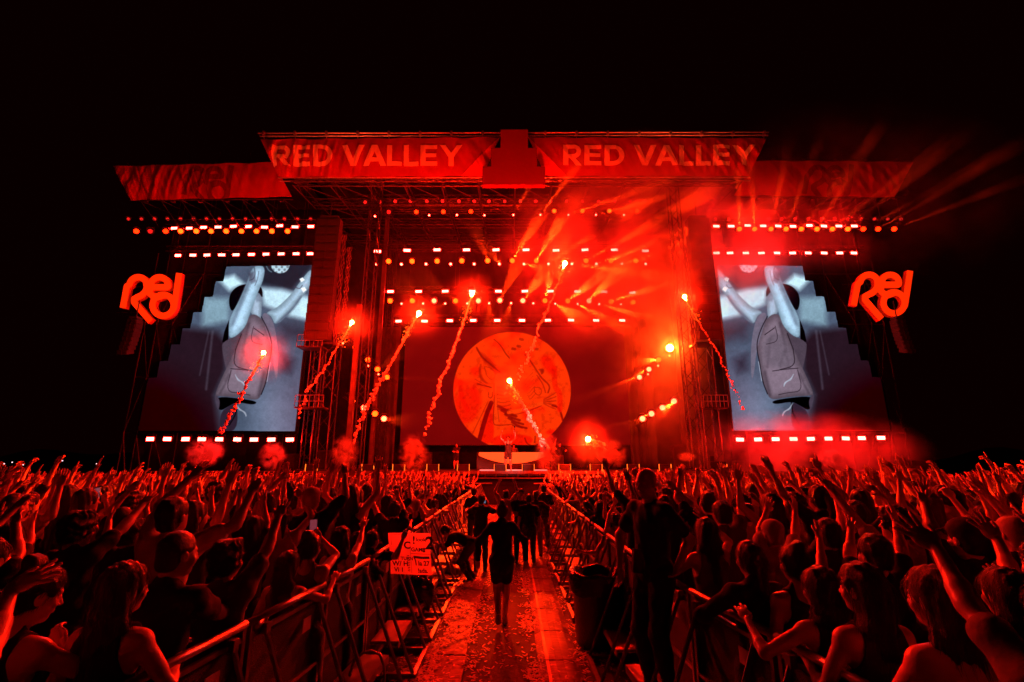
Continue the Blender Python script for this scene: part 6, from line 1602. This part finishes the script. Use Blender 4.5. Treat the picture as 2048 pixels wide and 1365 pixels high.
hero(2125, 1235, 'person outside the lower right corner with one thick arm across the view', s=1.06, hairk='short', L=('px', 1868, 1090, .42, 'open', (-.3, -.6, -.6)), top='tee', topm='cloth_grey', hdL=(-.32, .55, .62), res=(.014, .007, .003, .008), spread=1.2, hfat=1.05)
hero(1932, 1078, 'person in a dark backwards cap raising a long arm on the right', s=1.05, hairk='cap', hairm='cloth_black', L=('px', 1832, 965, .5, 'open', (-.4, -.4, -.7)), res=NEAR)
hero(1797, 1050, 'person with glasses turned to the side in the right crowd', s=.98, hairk='short', hairm='hair_light', yaw=.9, R_=('px', 1772, 985, .3, 'open'))
hero(1748, 1108, 'person with cropped dark hair between two raised arms on the right', s=.99, hairk='short', L=('px', 1700, 1050, .4, 'open'), R_=('px', 1790, 1020, .4, 'open'), res=NEAR)
hero(2010, 1188, 'person with long dark hair at the right picture edge', s=.96, fem=1, hairk='straight', top='tank', R_=('rel', .1, .2, .2, 'open'), res=NEAR)
hero(2095, 1130, 'person beyond the right edge spreading two large hands into the picture', s=1.04, hairk='short', L=('px', 1985, 1060, .45, 'open', (-.4, -.4, -.7)), R_=('px', 2046, 1030, .5, 'open', (.4, -.3, -.6)), hdL=(-.35, .3, .8), res=(.014, .007, .0035, .008), spread=1.3)
hero(1975, 1040, 'person far right with a hand of spread fingers above the cap', s=1.0, hairk='messy', L=('px', 1940, 1010, .4, 'open'), R_=('px', 2000, 990, .4, 'open'))
hero(1545, 1068, 'person in a pale cap raising both hands in the right crowd', s=.97, hairk='cap', hairm='cloth_white', L=('px', 1540, 985, .4, 'open'), R_=('px', 1592, 1000, .4, 'open'), topm='cloth_white')
hero(1655, 1070, 'person with a wristband reaching a spread hand up, right of centre', s=1.0, hairk='short', L=('px', 1700, 1010, .4, 'open'), R_=('px', 1665, 960, .4, 'open'))
hero(1230, 1040, 'person leaning over the right barrier with a bent arm', s=.99, hairk='short', L=('px', 1235, 985, .3, 'relax', (-1, 0, -.3)), top='tank', topm='cloth_white')
h = hero(1200, 1015, 'person holding a phone over the right barrier', s=.97, fem=1, hairk='long', L=('px', 1196, 1050, .1, 'grip', (-.7, -.3, -.7)))
phone(P(1195, 1034, h[2].y + .25), label='phone with a small lit screen held over the right barrier')
hero(1172, 1012, 'person bent far over the right barrier reaching an arm into the aisle', free=True, s=.86, lean=.6, hairk='short', rz=R(35), L=('rel', .1, .45, .05, 'open'), R_=('rel', .0, .4, .1, 'open'))

hero(1222, 1052, 'person stretching a bare arm over the right barrier into the aisle', s=.9, hairk='short', L=('rel', .45, .12, -.12, 'open', -.2, .2, -1), R_=('rel', .05, .2, .45, 'open'), top='tank', side=-.2)
hero(1262, 1012, 'person behind the outstretched arm with a raised bent elbow', s=.94, hairk='messy', L=('rel', .25, .15, .30, 'relax'), R_=('rel', .05, .2, .5, 'open'), topm='cloth_white')
hero(868, 1008, 'person reaching both arms forward over the left barrier', s=.94, hairk='short', R_=('rel', .2, .32, .25, 'open'), L=('rel', .05, .3, .4, 'open'), top='tank', topm='cloth_white')
hero(900, 990, 'person with raised arms at the far left barrier', s=.92, fem=1, hairk='pony', R_=('rel', .1, .1, .54, 'open'), L=('rel', .1, .1, .54, 'open'))
# ---- on the stage
YPF = 27.9; M['vest'] = mat('brown_vest_cloth', (.035, .02, .012), .85, noise=.2)
def stager(px, pyf, Y, s, rz, label, **kw):
    p = P(px, pyf, Y); pk = {k: kw.pop(k) for k in list(kw) if k in ('L', 'R', 'fem', 'lean', 'yaw', 'nod', 'stance', 'stride', 'twist')}
    o, J = person(pk, label, (p.x, Y, ZD), rz, s, res=(.022, .013, .009, .014), seed=int(px), **kw); return o, J, Vector((p.x, Y, ZD)), rz, s
hp = stager(1016, 943, YPF, 1.1, R(180), 'performer in an open vest and shorts on the stage raising both arms', L=('rel', .16, .06, .50, 'open'), R=('rel', .16, .06, .50, 'open'), top='tank', topm='vest', bot='shorts', botm='vest', shoem='shoe_white', stance=.16, nod=-.2)
w = jw(hp, 'R') 
o = MB().tube((0, 0, -.05), (0, 0, .20), .016, 8).ball((0, 0, .26), .055, 10, 8).obj('microphone', 'black_metal', None, True); o.location = jw(hp, 'L') + Vector((0, -.03, .1)); tag(o, 'black microphone in the raised hand of the performer', 'microphone')
stager(912, 943, 33.0, 1.0, R(172), 'musician in black standing with folded arms left of the curved riser', L=('rel', -.26, .22, -.22, 'relax', 1, -.4, -.8), R=('rel', -.26, .26, -.18, 'relax', 1, -.4, -.8), bot='shorts', botm='cloth_black')
stager(1121, 943, 33.0, 1.02, R(190), 'musician in black lifting one arm at the right end of the curved riser', R=('rel', .12, .1, .48, 'fist'), L=('rel', .1, .3, -.2, 'grip'), botm='cloth_black')
stager(1028, 943, 34.9, 1.0, R(180), 'person half hidden behind the performer with one arm raised', R=('rel', .1, .06, .45, 'open'), topm='cloth_grey')
# camera operator silhouette on right front
o = MB().box((0, 0, 0), (.5, .35, .3)).box((.42, 0, .05), (.35, .2, .2)).box((-.1, 0, .3), (.2, .15, .25)).obj('broadcast_camera', 'black_plastic'); c_ = P(1428, 930, 25.4); o.location = c_
MB().tube((0, 0, -.1), (0, 0, -.5), .06, 8).tube((0, 0, -.4), (.5, .2, -c_.z), .03, 6).tube((0, 0, -.4), (-.5, .2, -c_.z), .03, 6).tube((0, 0, -.4), (0, -.5, -c_.z), .03, 6).obj('tripod', 'black_metal', o); tag(o, 'broadcast camera on a tripod in front of the stage at the right', 'camera')

# ================================================================ THE CROWD
def cpose(i, q):
    up_ = q.random(); fem = int(q.random() < .5)
    side = lambda: ('rel', q.uniform(-.04, .20), q.uniform(.05, .32), q.uniform(.40, .58), q.choice(['open', 'open', 'open', 'relax', 'point', 'fist']), q.uniform(.4, 1), q.uniform(-.4, .3), -.5)
    mode = i % 10
    L = side() if mode not in (3, 6, 8) else ('rel', .05, q.uniform(.2, .4), q.uniform(-.3, .1), 'relax')
    R_ = side() if mode not in (1, 5, 8) else ('rel', .05, q.uniform(.2, .4), q.uniform(-.3, .1), 'relax')
    if mode == 7: L = R_ = None; 
    if L is None: L = ('rel', -.03, .34, .18, 'grip'); R_ = ('rel', -.03, .34, .18, 'grip')
    hk = q.choice(['long', 'straight', 'pony', 'bun', 'long']) if fem else q.choice(['short', 'short', 'wavy', 'curly', 'cap', 'buzz', 'messy'])
    hm = ('cloth_white' if q.random() < .5 else 'cloth_black') if hk == 'cap' else q.choice(['hair_dark', 'hair_dark', 'hair_light'])
    tp = q.choice(['tank', 'tee', 'tank', 'top', 'tee']) if fem else q.choice(['tee', 'tee', 'tank', 'tee', 'loose'])
    armw = {0: 'both arms raised', 1: 'left arm raised', 3: 'right arm raised', 5: 'left arm raised', 6: 'right arm raised', 7: 'hands at the face', 8: 'hands held low'}.get(mode, 'both arms raised')
    hw = {'long': 'long hair', 'straight': 'straight long hair', 'pony': 'a ponytail', 'bun': 'a hair knot', 'short': 'short hair', 'wavy': 'wavy hair', 'curly': 'curly hair', 'cap': 'a cap', 'buzz': 'a buzz cut', 'messy': 'messy hair'}[hk]
    return dict(fem=fem, L=L, R=R_, yaw=q.uniform(-.3, .3), nod=q.uniform(-.25, .15), twist=q.uniform(-.2, .2), side=q.uniform(-.08, .08), lean=q.uniform(-.04, .1), spread=q.uniform(.7, 1.3)), hk, hm, tp, q.choice(['cloth_black', 'cloth_black', 'cloth_grey', 'cloth_white']), armw, hw
protos = []
for i in range(26):
    q = random.Random(100 + i); pk, hk, hm, tp, tm, aw, hw = cpose(i, q)
    o, J = person(pk, 'x', (0, 0, -50), 0, 1, hairk=hk, hairm=hm, top=tp, topm=tm, shoem=None, res=(.020, .010, .0062, .013), seed=i, fine=i < 12)
    protos.append((o, aw, hw, tp, [0]))
def on_screen(x, y): return abs(x) < 1.07 * y + 1.2
spots = []; q = random.Random(11); y = 3.3
while y < 25.2:
    dy = .56 if y < 14 else .62; x = -30 + q.random() * .5
    while x < 30:
        xx, yy = x + q.uniform(-.13, .13), y + q.uniform(-.16, .16); x += .58 if y < 14 else .66
        if not on_screen(xx, yy): continue
        lim = abs(BLX(yy)) + .3 if xx < 0 else BRX(yy) + .3
        if abs(xx) < lim: continue
        if yy < 3.4: continue
        if min((xx - a) ** 2 + (yy - b_) ** 2 for a, b_ in HERO_XY) < .40 ** 2: continue
        if yy < 5.2 and min((xx - a) ** 2 + (yy - b_) ** 2 for a, b_ in HERO_XY) < .6 ** 2: continue
        spots.append((xx, yy))
    y += dy
spots.sort(key=lambda s_: s_[1])
NIND = max(0, 296 - len(HERO_XY)); near, far = spots[:NIND], spots[NIND:]
used = set(); k = 0; LC = {}; PH = []
for i, (x, y) in enumerate(near):
    j = q.randrange(len(protos)); o, aw, hw, tp, cnt = protos[j]
    if y < 8 and ('both' not in aw) and q.random() < .6: j = q.choice([j_ for j_ in range(len(protos)) if 'both' in protos[j_][1]]); o, aw, hw, tp, cnt = protos[j]
    if j not in used: r = o; used.add(j)
    else: r = copy_tree(o)
    s = q.uniform(.94, 1.06) * (1.05 if y < 8 else 1) * (1 - .13 * min(1, max(0, (y - 8) / 8))); r.location = (x, y, 0); r.rotation_euler = (0, 0, math.atan2(x, 30 - y) + q.uniform(-.25, .25)); r.scale = (s, s, s * q.uniform(.98, 1.03))
    d = 'close behind the front rows' if y < 7.5 else 'in the middle rows' if y < 10 else 'far rows'
    sd = 'left' if x < 0 else 'right'; d = 'middle' if y < 8.5 else 'far'
    px_ = proj(np.array([[x, y, 1.7]]))[0][0]; best = None
    for hx, hy, nm in HERO_N:
        if hy < y + .1 and abs(hx / hy - x / y) < .16:
            c_ = (y - hy) + abs(hx / hy - x / y) * 6
            if best is None or c_ < best[0]: best = (c_, nm)
    if y < 7.6 and best and best[0] < 3.2:
        key_ = (hw, aw, best[1]); LC[key_] = LC.get(key_, 0) + 1
        lab_ = 'person with %s, %s, %sbehind %s' % (hw, aw, ['', 'second ', 'third ', 'fourth ', 'fifth '][min(4, LC[key_] - 1)], best[1])
    else:
        zn = ['under the left screen edge', 'below the left screen', 'below the left speaker column', 'beside the left aisle barriers', 'beside the right aisle barriers', 'below the right speaker column', 'below the right screen', 'beyond the right screen'][min(7, max(0, int(px_ // 256)))]
        lab_ = 'person with %s, %s, %s rows %s' % (hw, aw, d, zn)
    if aw == 'hands at the face' and y < 13: PH.append((r, lab_, x, y, s))
    tag(r, lab_, 'person', 'people in the packed %s crowd' % sd)
M['phone_dim'] = emat('dim_phone_screen', (.22, .05, .07), 1.0, 'NONE'); M['phone_cool'] = emat('cool_phone_screen', (.16, .22, .32), 1.0, 'NONE')
pb = MB().box((0, 0, 0), (.075, .009, .155)).obj('mobile_phone', 'black_plastic'); MB().box((0, -.0052, 0), (.068, .001, .145)).obj('screen', 'phone_dim', pb)
pc = copy_tree(pb); [setattr(c, 'data', c.data.copy()) or c.data.materials.clear() or c.data.materials.append(M['phone_cool']) for c in bpy.data.objects if c.parent == pc]
for k_, (r, lab_, x, y, s) in enumerate(PH[:26]):
    o = (pb if k_ == 0 else pc if k_ == 1 else copy_tree(pc if k_ % 4 == 1 else pb)); a_ = r.rotation_euler.z
    v = rzto(Vector((0, .36, 1.43 + .27)) * s, a_); o.location = (x + v.x, y + v.y, v.z); o.rotation_euler = (R(-6), R(rnd.uniform(-8, 8)), a_ + R(rnd.uniform(-8, 8)))
    tag(o, 'phone of ' + lab_.replace(' hands at the face,', ''), 'phone', 'phones held up in the crowd')
print('PHONES', len(PH))
for j, (o, *_r) in enumerate(protos):
    if j not in used:
        for c in [c for c in bpy.data.objects if c.parent == o]: bpy.data.objects.remove(c)
        bpy.data.objects.remove(o)
# the far mass of the crowd: one object
fv = []
for i in range(16):
    qq = random.Random(500 + i); pk, hk, hm, tp, tm, aw, hw = cpose(i if i % 10 != 8 else 0, qq)
    pk['L'] = pk['L']; J, (v, f) = body(pk, qq, .042, .022, .0125, False)
    hv, hf_ = hair(hk, J, .022, i); sv, sf = shirt(tp, J, .032, i)
    keep = v[f][:, :, 2].min(1) > .75; f = f[keep]; u, inv = np.unique(f, return_inverse=True); v = v[u]; f = inv.reshape(f.shape)
    V, F_ = join([(v, f), (hv, hf_), (sv, sf)]); mi = np.concatenate([np.zeros(len(f), int), np.full(len(hf_), 1), np.full(len(sf), {'cloth_black': 2, 'cloth_grey': 3, 'cloth_white': 4}[tm])])
    fv.append((V, F_, mi))
VS, FS, MS, n = [], [], [], 0
for (x, y) in far:
    V, F_, mi = fv[q.randrange(len(fv))]; a = math.atan2(x, 30 - y) + q.uniform(-.3, .3); s = q.uniform(.92, 1.05) * (1 - .13 * min(1, max(0, (y - 8) / 8))); c_, s_ = math.cos(a), math.sin(a)
    W2 = np.stack([(V[:, 0] * c_ - V[:, 1] * s_) * s + x, (V[:, 0] * s_ + V[:, 1] * c_) * s + y, V[:, 2] * s], -1)
    VS.append(W2.astype(np.float32)); FS.append(F_ + n); MS.append(mi); n += len(V)
me = npmesh('crowd', np.concatenate(VS), np.concatenate(FS)); print('CROWD', len(near), len(far), n)
for m_ in ('skin', 'hair_dark', 'cloth_black', 'cloth_grey', 'cloth_white'): me.materials.append(M[m_])
me.polygons.foreach_set('material_index', np.concatenate(MS).astype(np.int32))
o = link('crowd', me, None); tag(o, 'densely packed far part of the crowd with a sea of raised hands before the stage', 'crowd', kind='stuff')
for o_ in bpy.data.objects:
    l_ = o_.get('label')
    if l_ and len(l_.split()) > 16: print('LONG', l_)
